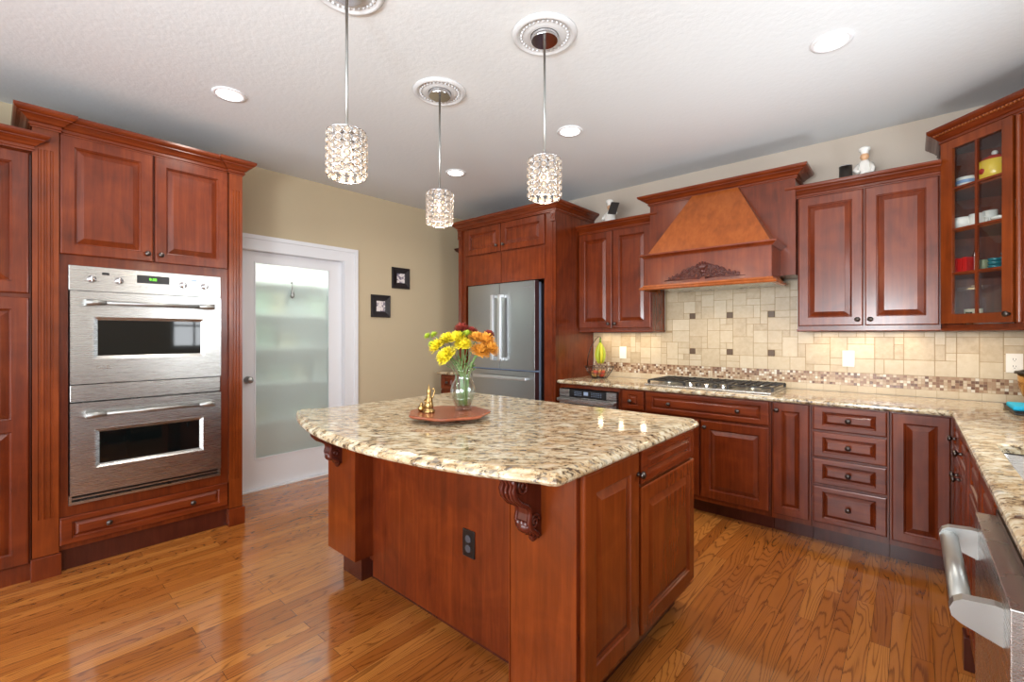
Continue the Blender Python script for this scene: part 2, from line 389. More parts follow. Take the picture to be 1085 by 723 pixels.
window(2, Matrix.Translation((XR+.02, s1, sz0)) @ Matrix.Rotation(R(-90), 4, 'Z'), s1-s0, sz1-sz0, 3, 2)
window(3, Matrix.Translation((rx1, YF-.02, rz0)) @ Matrix.Rotation(R(180), 4, 'Z'), rx1-rx0, rz1-rz0, 4, 1)
# pantry closet behind the frosted door
m = MB(); m.box(XL-.62, XL-.6, DY0-.12, DY1+.12, 0, ZC); m.box(XL-.6, XL-.1, DY0-.14, DY0-.12, 0, ZC); m.box(XL-.6, XL-.1, DY1+.12, DY1+.14, 0, ZC)
struct('wall_pantry', m, WHITE)
area('pantry_lamp', (XL-.2, 1.8, 2.6), (0, R(22), 0), .2, .8, 105, (1, .99, .95))
# door
m = MB(); y0, y1 = DY0+.004, DY1-.004; xd = XL-.035
gy0, gy1, gz0, gz1 = 1.470, 2.137, .26, 1.945
m.box(xd-.04, xd, y0, gy0, .012, DZ-.004); m.box(xd-.04, xd, gy1, y1, .012, DZ-.004); m.box(xd-.04, xd, gy0, gy1, .012, gz0); m.box(xd-.04, xd, gy0, gy1, gz1, DZ-.004)
door = struct('door_1', m, WHITE)
b = MB(); b.M = Matrix.Translation((xd, gy0, gz0)) @ Matrix.Rotation(R(90), 4, 'Z')
gw, gh = gy1-gy0, gz1-gz0
b.sweep([(0, 0), (gw, 0)], [(0, 0), (0.004, 0)]) if False else None
for a in ((0, gw, -.006, .0, 0, .012), (0, gw, -.006, .0, gh-.012, gh), (0, .012, -.006, .0, .012, gh-.012), (gw-.012, gw, -.006, .0, .012, gh-.012)): b.box(*a)
b.build('glazing_bead', WHITE, door)
B(xd-.026, xd-.018, gy0, gy1, gz0, gz1).build('frosted_pane', REED, door)
k = MB(); k.lathe((xd, 1.42, .945), [(.03, 0), (.03, .006), (.011, .01), (.011, .035), (.026, .043), (.028, .055), (.02, .066), (.0001, .068)], 20, 'x'); ko = k.build('door_knob', SATIN, door)
m = MB()
for (cy0, cy1, cz0, cz1) in ((DY0-.12, DY0, 0, DZ+.128), (DY1, DY1+.139, 0, DZ+.128), (DY0, DY1, DZ, DZ+.128)):
    m.box(XL+.001, XL+.018, cy0, cy1, cz0, cz1)
m.box(XL+.018, XL+.028, DY1+.105, DY1+.139, 0, DZ+.128); m.box(XL+.018, XL+.028, DY0-.12, DY1+.105, DZ+.094, DZ+.128)
m.box(XL+.018, XL+.023, DY1+.0, DY1+.02, 0, DZ+.02); m.box(XL+.018, XL+.023, DY0, DY1, DZ, DZ+.02)
m.box(XL-.1, XL+.001, DY1-.003, DY1+.0, 0, DZ); m.box(XL-.1, XL+.001, DY0, DY0+.003, 0, DZ); m.box(XL-.1, XL+.001, DY0+.003, DY1-.003, DZ-.003, DZ)
struct('trim_1', m, WHITE)
B(XL-.1, XL+.004, DY0+.003, DY1-.003, .0, .01).build('trim_2', WHITE)['kind'] = 'structure'
m = MB(); m.box(XL+.001, XL+.014, DY1+.141, 3.3, 0, .10); m.box(XL+.001, XL+.010, DY1+.141, 3.3, .10, .115)
struct('baseboard_left', m, WHITE)
# pantry shelves and goods seen blurred through the glass
sh = thing('pantry_shelving', 'white shelves blurred behind the frosted glass of the door', 'shelves', (XL-.599, DY0-.1, 0))
for z in (.5, .85, 1.18, 1.5, 1.8): B(0, .26, 0, DY1-DY0+.2, z, z+.02).build('shelf', WHITE, sh)
cols = [plain('box_green', (176, 200, 184), .6), plain('box_tan', (206, 200, 176), .6), plain('box_grey', (180, 190, 190), .6), plain('box_sage', (190, 206, 194), .6)]
pk = 0
for z in (.52, .87, 1.2, 1.52):
    y = DY0+.02
    while y < DY1-.12:
        w = random.uniform(.09, .2); h = random.uniform(.1, .22); o = B(XL-.56, XL-.38, y, y+w, z+.001, z+h, .004).build('food_box', cols[pk % 4])
        tag(o, 'pantry goods seen as a soft blur through the frosted door glass', 'box', 'pantry boxes behind the frosted glass'); y += w+random.uniform(.01, .06); pk += 1
o = thing('door_ornament', 'small silver teardrop ornament hanging on the frosted door glass', 'ornament', (xd+.004, 1.785, 1.66))
m = MB(); m.lathe((0, 0, 0), [(.001, -.01), (.016, .0), (.018, .02), (.012, .05), (.006, .075), (.002, .1)], 12); m.build('teardrop', SATIN, o)
m = MB(); m.tube([(0, 0, .1), (0, 0, .13)], .0015, 6); m.cyl((-.012, 0, .13), .008, .012, 12, 'x'); m.build('hook', SATIN, o)

# ---------------------------------------------------------------- cabinet helpers (local: x right, front -y, z up)
KN = [(.004, 0), (.009, .002), (.006, .008), (.006, .015), (.014, .02), (.0155, .026), (.011, .031), (.0001, .0325)]
def knob(parent, x, z, y=-.02, mat=PEWTER):
    k = MB(); k.lathe((x, y, z), KN, 14, 'y'); return k.build('knob', mat, parent)
def front(parent, kind, x0, x1, z0, z1, knobs=(), mat=None, sw=None, y=-.001, t=.02, split=None):
    m = MB(); w, h = x1-x0, z1-z0
    if sw is None: sw = .058 if kind == 'door' else (.05, .03)
    m.panel(x0, z0, w, h, sw, t, y, .026 if kind == 'door' else .014, split)
    o = m.build(kind, mat or (CHH if kind == 'drawer' else CH), parent)
    for kx, kz in knobs: knob(o, x0+kx*w, z0+kz*h, y-t)
    return o
CROWN = [(0, 0), (.008, 0), (.008, .008), (.015, .011), (.015, .017), (.010, .020), (.010, .026), (.020, .031), (.028, .042), (.042, .053), (.050, .056), (.050, .062), (.058, .065), (.067, .072), (.071, .080), (.071, .092), (0, .092)]
def crown(parent, path, z, mat=CHH, scale=1.0, name='crown_moulding', hs=1.0):
    m = MB(); m.sweep(path, [(a*scale, z+b*hs) for a, b in CROWN]); return m.build(name, mat, parent)
def flutes(m, x0, x1, z0, z1, y, n=4):
    """fluted pilaster face: ridged profile extruded upwards"""
    w = (x1-x0); mg = w*.16; st = (w-2*mg)/n; pts = [(x0, y), (x0+mg, y)]
    for i in range(n):
        a = x0+mg+i*st
        pts += [(a+st*.2, y), (a+st*.35, y+.005), (a+st*.65, y+.005), (a+st*.8, y)]
    pts += [(x1, y), (x1, y+.02), (x0, y+.02)]
    m.prism(pts, z0, z1)

# ---------------------------------------------------------------- left wall: oven cabinet, ovens, tall cabinet
Lx = lambda Y: Y-.145
oc = thing('oven_cabinet', 'tall cherry cabinet with fluted pilasters surrounding the double oven', 'cabinet', (-3.565, .145, 0), 90)
W_ = 1.166-.145; D_ = .59
m = MB()
m.box(0, .018, 0, D_, .0, 2.46); m.box(W_-.018, W_, 0, D_, .0, 2.46)
m.box(.018, Lx(.286)-.001, 0, .02, .12, 2.46); m.box(Lx(1.03)+.001, W_-.018, 0, .02, .12, 2.46)
m.box(Lx(.285), Lx(1.031), 0, .02, 1.718, 2.46); m.box(Lx(.285), Lx(1.031), 0, .02, .12, .362)
m.box(.018, W_-.018, .02, D_, 2.44, 2.46); m.box(.018, W_-.018, .02, D_, .33, .35); m.box(.018, W_-.018, .02, D_, 1.73, 1.75)
m.box(.018, W_-.018, D_-.01, D_, .0, 2.44)
m.build('body', CH, oc)
for a, b_ in ((0, .102), (W_-.083, W_)):
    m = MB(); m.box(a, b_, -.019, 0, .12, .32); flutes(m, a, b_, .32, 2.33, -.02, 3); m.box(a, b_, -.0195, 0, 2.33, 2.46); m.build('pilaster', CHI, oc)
for a, b_ in ((-.006, .112), (W_-.09, W_+.012)): B(a, b_, -.038, .03, .0, .118, .003).build('plinth_block', CH, oc)
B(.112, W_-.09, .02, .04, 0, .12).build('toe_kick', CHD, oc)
front(oc, 'door', Lx(.251), Lx(.663), 1.775, 2.438, [(.93, .07)]); front(oc, 'door', Lx(.672), Lx(1.076), 1.775, 2.438, [(.07, .07)])
front(oc, 'drawer', Lx(.249), Lx(1.076), .15, .305, [(.25, .5), (.75, .5)])
crown(oc, [(0, D_), (0, -.02), (.102, -.02), (.102, 0), (W_-.083, 0), (W_-.083, -.02), (W_, -.02), (W_, D_)], 2.44, hs=1.02)

ov = thing('double_oven', 'stainless steel double wall oven with bar handles in the cherry cabinet', 'oven', (-3.564, .286, 0), 90)
Ox = lambda Y: Y-.286; OW = .744
B(.01, OW-.01, .0, .5, .38, 1.70).build('oven_body', BLACK, ov)
B(.0, OW, -.022, .0, 1.574, 1.715, .002).build('control_panel', STEEL, ov)
def oven_door(z0, z1, gz0, gz1, gy0, gy1, hz):
    m = MB(); gx0, gx1 = Ox(gy0), Ox(gy1); Y0, Y1 = -.045, -.001
    m.box(.004, gx0, Y0, Y1, z0, z1); m.box(gx1, OW-.004, Y0, Y1, z0, z1); m.box(gx0, gx1, Y0, Y1, z0, gz0); m.box(gx0, gx1, Y0, Y1, gz1, z1)
    d = m.build('oven_door', STEEL, ov)
    m = MB(); rings = [(0, Y0), (0, Y0-.004), (.004, Y0-.004), (.022, Y0+.012)]
    vs = []; fs = []
    for i, y in rings: vs += [(gx0+i, y, gz0+i), (gx1-i, y, gz0+i), (gx1-i, y, gz1-i), (gx0+i, y, gz1-i)]
    for k_ in range(3):
        for i in range(4): j = (i+1) % 4; fs.append((k_*4+i, k_*4+j, k_*4+4+j, k_*4+4+i))
    m.add(vs, fs); m.build('window_bezel', STEEL, d)
    B(gx0+.006, gx1-.006, Y0+.012, Y0+.016, gz0+.006, gz1-.006).build('oven_window', BLKGL, d)
    m = MB(); xa, xb = Ox(.35), Ox(.972)
    m.tube([(xa+.05, Y0-.055, hz), (xb-.05, Y0-.055, hz)], .0115, 14)
    m.build('handle', SATIN, d)
    for sx, x in ((1, xa), (-1, xb)):
        m = MB(); m.M = Matrix.Translation((x, 0, hz))
        m.extr([(Y0, -.018), (Y0-.058, -.016), (Y0-.07, -.006), (Y0-.07, .008), (Y0-.058, .016), (Y0, .018)], -.012 if sx < 0 else 0, .012 if sx > 0 else 0)
        m.tube([(0, Y0-.052, 0), (sx*.03, Y0-.055, 0), (sx*.085, Y0-.055, 0)], [.019, .018, .0125], 12)
        m.build('handle_bracket', SATIN, d)
    return d
d1 = oven_door(1.045, 1.570, 1.18, 1.43, .383, .934, 1.506)
d2 = oven_door(.420, .938, .558, .785, .391, .927, .872)
B(.004, OW-.004, -.03, -.001, .944, 1.039, .003).build('centre_trim', STEEL, ov)
m = MB(); m.box(.0, OW, -.02, 0, .365, .380); m.box(0, .012, -.02, 0, .38, .418); m.box(OW-.012, OW, -.02, 0, .38, .418)
m.box(.012, OW-.012, -.012, -.008, .392, .400); m.build('lower_trim', STEEL, ov)
B(.012, OW-.012, -.006, -.001, .381, .418).build('vent_slot', BLACK, ov)
for i, (Y, mt) in enumerate(((.381, GLZ), (.501, GLZ), (.817, CHROME), (.937, CHROME))):
    m = MB(); m.lathe((Ox(Y), -.022, 1.643), [(.021, 0), (.021, .006), (.017, .008), (.015, .02), (.0001, .0205)], 20, 'y'); m.box(Ox(Y)-.004, Ox(Y)+.004, -.052, -.03, 1.625, 1.661, .002)
    kb = m.build('control_knob', CHROME, ov)
    m = MB()
    for a in range(9):
        an = R(-150+a*37.5); x = Ox(Y)+.031*math.sin(an); z = 1.643+.031*math.cos(an); m.box(x-.003, x+.003, -.0232, -.022, z-.0008, z+.0008)
    m.build('dial_marks', PEWTER, kb)
B(Ox(.584), Ox(.745), -.024, -.022, 1.640, 1.688, .001).build('display_panel', BLACK, ov)
text_mesh('9:30', 'clock_digits', DIGIT, .022, Matrix.Translation((Ox(.662), -.0245, 1.664)) @ FACE, ov)
B(Ox(.425), Ox(.458), -.024, -.022, 1.672, 1.686, .001).build('indicator', BLACK, ov)
B(Ox(.862), Ox(.892), -.024, -.022, 1.672, 1.686, .001).build('indicator', LITES, ov)
for i in range(5):
    m = MB(); m.cyl((Ox(.60+i*.031), -.022, 1.615), .005, .002, 12, 'y'); m.build('push_button', SATIN, ov)
text_mesh('DCS', 'brand_badge', CHROME, .03, Matrix.Translation((Ox(.425), -.0465, 1.135)) @ FACE, d1, .002)

pc = thing('tall_pantry_cabinet', 'tall cherry pantry cabinet left of the ovens with stacked doors', 'cabinet', (-3.575, -.75, 0), 90)
PW = .892
B(0, PW, .0, .58, .09, 2.36).build('body', CH, pc)
B(0, PW, .0, .02, .0, .089).build('base_board', CH, pc)
front(pc, 'door', PW/2+.003, PW-.008, .098, 1.522, sw=.062, split=[.745]); front(pc, 'door', PW/2+.003, PW-.008, 1.545, 2.30, sw=.062)
front(pc, 'door', .008, PW/2-.003, .098, 1.522, sw=.062, split=[.745]); front(pc, 'door', .008, PW/2-.003, 1.545, 2.30, sw=.062)
crown(pc, [(0, .58), (0, -.031), (PW, -.031), (PW, -.0305)], 2.305)

# ---------------------------------------------------------------- pictures
def picture(y0, y1, z0, z1, label):
    o = thing('picture_frame', label, 'picture', (XL+.002, y0, z0), 90, 'small square dark frames on the beige wall'); w, h = y1-y0, z1-z0; fw = .062
    m = MB(); rings = [(0, 0), (0, -.012), (.006, -.022), (fw-.006, -.010), (fw, -.008), (fw, -.004)]; vs = []; fs = []
    for i, y in rings: vs += [(i, y, i), (w-i, y, i), (w-i, y, h-i), (i, y, h-i)]
    for k_ in range(len(rings)-1):
        for i in range(4): j = (i+1) % 4; fs.append((k_*4+i, k_*4+j, k_*4+4+j, k_*4+4+i))
    m.add(vs, fs); m.build('frame', FRAMEB, o)
    B(fw-.002, w-fw+.002, -.005, -.003, fw-.002, h-fw+.002).build('print', PHOTO, o)
picture(2.805, 3.03, 1.82, 2.046, 'upper of the two small square dark-framed prints on the beige wall')
picture(2.556, 2.783, 1.504, 1.737, 'lower of the two small square dark-framed prints, nearer the door')

# ---------------------------------------------------------------- back wall: nook
DB = YB-.005
o = thing('base_cabinet', 'short cherry base cabinet tucked in the corner left of the refrigerator', 'cabinet', (-4.0, 3.36, 0))
B(0, .255, 0, DB-3.36, .1, .878).build('body', CH, o); B(0, .255, .06, .08, 0, .1).build('toe_kick', CHD, o)
front(o, 'door', .008, .247, .14, .70, [(.12, .9)], sw=.045); front(o, 'drawer', .008, .247, .72, .87, [(.5, .5)])
CE = [(-.014, .914), (-.006, .912), (-.001, .906), (0, .898), (-.001, .890), (-.006, .884), (-.012, .882), (-.014, .882)]
CE = CE[::-1]
m = MB(); m.sweep([(-4.015, 3.30), (-3.745, 3.30), (-3.745, DB), (-4.015, DB)], CE, True); tag(m.build('countertop', GRAN), 'small piece of speckled granite worktop in the corner left of the refrigerator', 'countertop')
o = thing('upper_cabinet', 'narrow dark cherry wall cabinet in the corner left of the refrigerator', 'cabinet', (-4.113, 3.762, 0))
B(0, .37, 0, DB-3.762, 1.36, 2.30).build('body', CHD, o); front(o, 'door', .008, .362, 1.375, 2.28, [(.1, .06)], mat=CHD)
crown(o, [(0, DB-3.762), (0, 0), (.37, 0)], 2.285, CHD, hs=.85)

# ---------------------------------------------------------------- refrigerator cabinet + refrigerator
fc = thing('refrigerator_cabinet', 'tall cherry surround with two small doors above the refrigerator', 'cabinet', (-3.735, 3.39, 0))
FW = 3.735-2.432; FD = DB-3.39; fx = lambda X: X+3.735
m = MB(); m.box(0, .02, 0, FD, 0, 2.47); m.box(FW-.02, FW, .0, FD, 0, 2.47)
m.box(.02, fx(-3.63), 0, .03, 0, 2.47); m.box(fx(-2.57), FW-.02, 0, .03, 0, 2.47)
m.box(fx(-3.63), fx(-2.57), .0, .03, 2.13, 2.47); m.box(.02, FW-.02, .03, FD, 2.45, 2.47); m.box(.02, FW-.02, .03, FD, 1.85, 1.87); m.box(.02, FW-.02, FD-.01, FD, 0, 2.45)
m.build('body', CH, fc)
for a, b_ in ((fx(-3.618), fx(-3.105)), (fx(-3.099), fx(-2.556))): B(a, b_, -.012, .028, 1.846, 2.150, .002).build('flat_panel', CH, fc)
front(fc, 'door', fx(-3.62), fx(-3.113), 2.165, 2.445, [(.92, .22)]); front(fc, 'door', fx(-3.103), fx(-2.556), 2.165, 2.445, [(.08, .22)])
for a, b_ in ((.0, .055), (FW-.048, FW)):
    m = MB(); flutes(m, a, b_, .1, 2.36, -.014, 2); m.box(a, b_, -.012, 0, 0, .1); m.build('pilaster', CH, fc)
    m = MB(); m.box(a-.003, b_+.001, -.024, -.001, 2.36, 2.45, .002); m.lathe(((a+b_)/2, -.024, 2.405), [(.026, 0), (.026, .004), (.019, .004), (.016, .001), (.011, .005), (.0001, .008)], 20, 'y'); m.build('rosette_block', CH, fc)
crown(fc, [(0, FD), (0, -.012), (FW, -.012), (FW, FD)], 2.45, hs=.98)

fr = thing('refrigerator', 'stainless steel french-door refrigerator with bottom freezer drawer', 'refrigerator', (-3.553, 3.35, 0))
RW = .902
B(.004, RW-.004, .101, .62, .03, 1.815).build('body', DARKS, fr)
B(.002, RW-.002, .067, .10, .03, 1.825).build('gasket', LITES, fr)
B(.02, RW-.02, .08, .5, .0, .03).build('base_grille', BLACK, fr)
def fdoor(name, x0, x1, z0, z1):
    o = B(x0, x1, 0, .004, z0, z1, .0015).build(name, STEELF, fr); B(x0+.0005, x1-.0005, .004, .066, z0+.001, z1-.001).build('edge', MAROON, o); return o
dl = fdoor('door', 0, RW/2-.003, .985, 1.835); dr = fdoor('door', RW/2+.003, RW, .985, 1.835); fz = fdoor('freezer_drawer', 0, RW, .05, .970)
B(RW-.03, RW-.002, .051, .075, 1.836, 1.845).build('hinge_cover', PEWTER, fr)
for dd, x in ((dl, RW/2-.05), (dr, RW/2+.05)):
    m = MB(); m.box(x-.021, x+.021, -.066, -.044, 1.07, 1.72, .008); m.build('handle', HANDLEM, dd)
    m = MB(); m.box(x-.018, x+.018, -.046, -.0, 1.69, 1.72, .003); m.box(x-.018, x+.018, -.046, -.0, 1.065, 1.10, .003); m.build('handle_mount', HANDLEM, dd)
m = MB(); m.box(.13, RW-.06, -.062, -.040, .888, .922, .008); m.build('handle', HANDLEM, fz)
m = MB(); m.box(.14, .165, -.04, 0, .896, .917); m.box(RW-.095, RW-.07, -.04, 0, .896, .917); m.build('handle_mount', HANDLEM, fz)
B(RW-.13, RW-.03, -.0015, 0, 1.772, 1.778).build('badge', CHROME, dr)

# ---------------------------------------------------------------- back wall uppers
def upper(label, X0, X1, doors, right_side=False, path=None):
    o = thing('upper_cabinet', label, 'cabinet', (X0, 3.762, 0)); w = X1-X0; dep = DB-3.762-.01
    B(0, w, 0, dep, 1.362, 2.295).build('body', CH, o)
    for a, b_, kx in doors: front(o, 'door', a-X0, b_-X0, 1.384, 2.278, [(kx, .045)])
    m = MB(); m.sweep([(0, dep), (0, 0), (w, 0), (w, dep)] if right_side else [(0, 0), (w, 0)], [(-.016, 1.362), (-.016, 1.345), (.0, 1.345), (.006, 1.352), (.006, 1.362)]); m.build('light_rail', CHH, o)
    crown(o, path or [(0, 0), (w, 0)], 2.282, hs=.85)
    # rope bead under crown
    return o
upper('cherry two-door wall cabinet between the refrigerator and the hood', -2.427, -1.683, [(-2.42, -2.063, .92), (-2.056, -1.690, .08)], True, [(0, 0), (2.427-1.683, 0), (2.427-1.683, .05)])
upper('cherry two-door wall cabinet between the hood and the glass-door cabinet', -.606, .133, [(-.60, -.238, .92), (-.228, .125, .08)], True, [(0, .05), (0, 0), (.739, 0)])

# corner glass cabinet
cc = thing('corner_glass_cabinet', 'taller corner wall cabinet with an eight-pane glass door', 'cabinet', (.137, 3.745, 0), -45)
cr = math.sqrt(.5)
def c2l(X, Y): X -= .137; Y -= 3.745; return ((X-Y)*cr, (X+Y)*cr)
fw_ = (.45-.137)/cr
poly = [c2l(.137, DB), (0, 0), (fw_, 0), c2l(XR-.005, 3.745-fw_*cr), c2l(XR-.005, DB)]
def wallseg(m, p, q, t, z0, z1):
    p, q = Vector(p), Vector(q); d = (q-p).normalized(); n = Vector((-d.y, d.x))*t
    m.prism([tuple(p), tuple(q), tuple(q+n), tuple(p+n)], z0, z1)
m = MB()
for i in range(1, 5):
    if i == 1: continue
    wallseg(m, poly[i], poly[(i+1) % 5], .014, 1.384, 2.46)
wallseg(m, poly[0], poly[1], .014, 1.384, 2.46)
m.prism(poly, 1.362, 1.384); m.prism(poly, 2.46, 2.475)
m.box(0.0, .012, 0, .018, 1.384, 2.46); m.box(.383, fw_, 0, .018, 1.384, 2.46)
m.build('body', CH, cc)
inner = [(.018, .03), (fw_-.03, .03), (c2l(XR-.03, 3.745-fw_*cr+.02)), c2l(XR-.03, DB-.02), c2l(.16, DB-.02)]
SHZ = (1.678, 1.932, 2.172)
for z in SHZ: MB().prism(inner, z-.008, z+.008).build('shelf', CHI, cc)
m = MB(); a, b_ = .010, .378; g0, g1, h0, h1 = .076, .330, 1.443, 2.405; Z0, Z1 = 1.388, 2.456; y0, y1 = -.021, -.001
m.box(a, g0, y0, y1, Z0, Z1, .002); m.box(g1, b_, y0, y1, Z0, Z1, .002); m.box(g0, g1, y0, y1, Z0, h0); m.box(g0, g1, y0, y1, h1, Z1)
gd = m.build('door', CHI, cc)
m = MB(); mx = (g0+g1)/2; m.box(mx-.006, mx+.006, -.018, -.006, h0, h1)
for z in SHZ: m.box(g0, g1, -.0175, -.006, z-.006, z+.006)
m.build('muntins', CH, gd)
B(g0-.004, g1+.004, -.006, -.003, h0-.004, h1+.004).build('glass_pane', CABG, gd)
knob(gd, .365, 1.432, -.021)
m = MB(); m.lathe((.395, -.004, 1.388), [(.012, 0), (.012, 1.06)], 14); m.box(.386, .404, -.003, 0, 1.388, 2.45); m.build('colonette', CHI, cc)
m = MB(); m.sweep([c2l(.137, 3.80), (0, 0), (fw_, 0)], [(-.016, 1.362), (-.016, 1.345), (0, 1.345), (.006, 1.352), (.006, 1.362)]); m.build('light_rail', CHH, cc)
crown(cc, [c2l(.137, DB-.005), (0, 0), (fw_, 0), c2l(XR-.01, 3.745-fw_*cr)], 2.452)
m = MB()
for i in range(26): x = -.0+.018*i; m.box(x, x+.009, -.058, -.046, 2.499, 2.508)
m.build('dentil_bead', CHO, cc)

# ---------------------------------------------------------------- range hood
hd = thing('range_hood', 'wooden chimney range hood with carved applique above the cooktop', 'range hood', (-1.1435, 3.70, 0))
hw = .533; dH = DB-.013-3.70
B(-hw, hw, 0, dH, 1.745, 2.44).build('back_panel', CH, hd)
m = MB(); tz0, tz1 = 1.950, 2.425; tb, tt = .437, .168
vs = [(-tb, -.27, tz0), (tb, -.27, tz0), (tb, 0, tz0), (-tb, 0, tz0), (-tt, -.03, tz1), (tt, -.03, tz1), (tt, 0, tz1), (-tt, 0, tz1)]
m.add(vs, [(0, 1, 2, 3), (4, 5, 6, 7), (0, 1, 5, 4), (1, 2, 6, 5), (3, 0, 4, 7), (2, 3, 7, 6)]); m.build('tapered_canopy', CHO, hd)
m = MB(); m.box(-.445, .445, -.29, -.27, 1.69, 1.93)
for s_ in (-1, 1):
    a, b_ = (s_*.445, s_*.425) if s_ < 0 else (.425, .445)
    pts = [(-.27, 1.93), (-.27, 1.69), (-.15, 1.69)] + [(-.15+.15*math.sin(R(t)), 1.69+.06*(1-math.cos(R(t)))) for t in (30, 60, 90)] + [(0, 1.93)]
    m.extr(pts, min(a, b_), max(a, b_))
m.build('valance', CH, hd)
B(-.425, .425, -.27, 0, 1.925, 1.932).build('top_board', CH, hd)
MD = [(0, 0), (.008, .0), (.012, .008), (.028, .018), (.036, .022), (.036, .032), (0, .032)]
m = MB(); m.sweep([(-.445, 0), (-.445, -.29), (.445, -.29), (.445, 0)], [(a, 1.920+b_) for a, b_ in MD]); m.build('upper_moulding', CH, hd)
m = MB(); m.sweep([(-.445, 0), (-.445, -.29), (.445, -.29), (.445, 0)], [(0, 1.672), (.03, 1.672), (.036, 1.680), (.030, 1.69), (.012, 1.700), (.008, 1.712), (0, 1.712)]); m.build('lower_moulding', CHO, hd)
crown(hd, [(-hw, .22), (-hw, 0), (hw, 0), (hw, .22)], 2.415, hs=.85, scale=1.15)
hu = B(-.42, .42, -.265, .30, 1.695, 1.725).build('hood_liner', STEEL, hd)
for x in (-.15, .2):
    m = MB(); m.cyl((x, -.19, 1.689), .03, .005, 20); m.build('hood_lamp', HOODL, hu)
m = MB()
def spiral(cx, cz, r0, turns, hand, r, tilt=0):
    n = int(22*turns); pts = []
    for i in range(n+1):
        t = i/n; a = hand*turns*2*PI*t+tilt; rr = r0*(1-t*.88); pts.append((cx+rr*math.cos(a), -.298-.006*t, cz+.012+rr*math.sin(a)))
    m.tube(pts, [r*(1-.5*i/n) for i in range(n+1)], 6)
for s_ in (-1, 1):
    for i, (dx, dz, r0) in enumerate(((.035, 1.775, .024), (.075, 1.768, .026), (.055, 1.80, .018), (.115, 1.764, .024), (.15, 1.758, .020), (.095, 1.795, .015), (.185, 1.750, .017), (.215, 1.742, .013), (.24, 1.736, .010), (.13, 1.785, .012), (.02, 1.745, .018), (.062, 1.742, .014), (.105, 1.739, .014), (.145, 1.736, .012))):
        spiral(s_*dx, dz, r0, 1.6, s_*(1 if i % 2 else -1), .0055, i)
    m.tube([(s_*.02, -.295, 1.735), (s_*.1, -.297, 1.745), (s_*.18, -.296, 1.735), (s_*.285, -.294, 1.735)], [.007, .006, .005, .002], 6)
    for i in range(6):
        x = s_*(.04+.036*i); z = 1.828-.014*i; m.ball((x, -.296, z), .012, 8, .6, .6, 1.2)
for i in range(5): an = R(-50+25*i); m.tube([(0, -.295, 1.785), (.022*math.sin(an), -.304, 1.82), (.05*math.sin(an), -.296, 1.812+.046*math.cos(an))], [.004, .011, .003], 8)
m.ball((0, -.297, 1.785), .017, 10)
m.build('carved_applique', CARVE, hd)

# ---------------------------------------------------------------- backsplash
def backsplash(name, label, M, x0, x1, regions, accents, seed, zb):
    rg = random.Random(seed); u = .0508; z0 = 1.0535
    bs = thing(name, label, 'backsplash'); t = MB(); t.M = M; g = MB(); g.M = M; ac = MB(); ac.M = M
    used = set()
    nx = int((x1-x0)/u)+1; nz = 14
    def ok(i, k):
        x = x0+i*u; z = z0+k*u
        for a, b_, zt in regions:
            if a-.02 <= x and x < b_-.004 and z < zt-.01: return True
        return False
    def top(x):
        return max([zt for a, b_, zt in regions if a-.02 <= x < b_] or [0])
    for ax, az in accents:
        i = round((ax-x0)/u-.5); k = round((az-z0)/u-.5); used.add((i, k)); ac.box(x0+i*u+.002, x0+(i+1)*u-.002, -.010, 0, z0+k*u+.002, z0+(k+1)*u-.002, .002)
    for k in range(nz):
        for i in range(nx):
            if (i, k) in used or not ok(i, k): continue
            opt = [(3, 2), (2, 2), (2, 3), (2, 1), (1, 2), (2, 2), (3, 3), (2, 1), (1, 1)]; rg.shuffle(opt); opt.append((1, 1))
            for w, h in opt:
                cells = [(i+a, k+b_) for a in range(w) for b_ in range(h)]
                if all(c not in used and ok(*c) for c in cells): break
            used.update(cells); xa, xb = x0+i*u, min(x0+(i+w)*u, x1); zt = min(z0+(k+h)*u, max(top(xa+.01), z0+.02))
            if xb-xa < .01: continue
            t.box(xa+.0019, xb-.0019, -.007, 0, z0+k*u+.0019, zt-.0019, 0, rg.uniform(.3, .8))
    x = x0
    while x < x1-.01:
        xe = min(x+.102, x1); t.box(x+.001, xe-.001, -.007, 0, .9155, .962, 0, rg.uniform(.5, .95)); x = xe
    for a, b_, zt in regions: g.box(a, b_, -.0052, 0, .9155, zt)
    t.build('stone_tiles', TRAV, bs); g.build('grout', GROUT, bs)
    if accents: ac.build('bronze_accent_tiles', BRONZE, bs)
    q = MB(); q.M = M; s_ = .0178; x = x0+.001
    while x < x1-.008:
        for r_ in range(5):
            z = .9635+r_*s_; q.box(x+.0008, min(x+s_-.0008, x1), -.0075, 0, z+.0008, z+s_-.0008, 0, rg.choice([.05, .2, .3, .45, .5, .6, .7, .8, .97]))
        x += s_
    q.build('mosaic_band', MOSA, bs)
backsplash('backsplash', 'tumbled stone tile backsplash with mosaic band and bronze accents behind the cooktop', Matrix.Translation((0, YB-.001, 0)), -2.427, XR-.01,
           [(-2.427, -1.678, 1.343), (-1.678, -.6085, 1.74), (-.6085, XR-.01, 1.343)], [(x, z) for x in (-1.449, -1.144, -.839) for z in (1.181, 1.486)], 5, 0)
backsplash('backsplash', 'stone tile backsplash on the right wall beside the window', Matrix.Translation((XR-.001, 0, 0)) @ Matrix.Rotation(R(-90), 4, 'Z'), -(YB-.012), -2.86,
           [(-(YB-.012), -2.86, 1.343)], [], 9, 0)
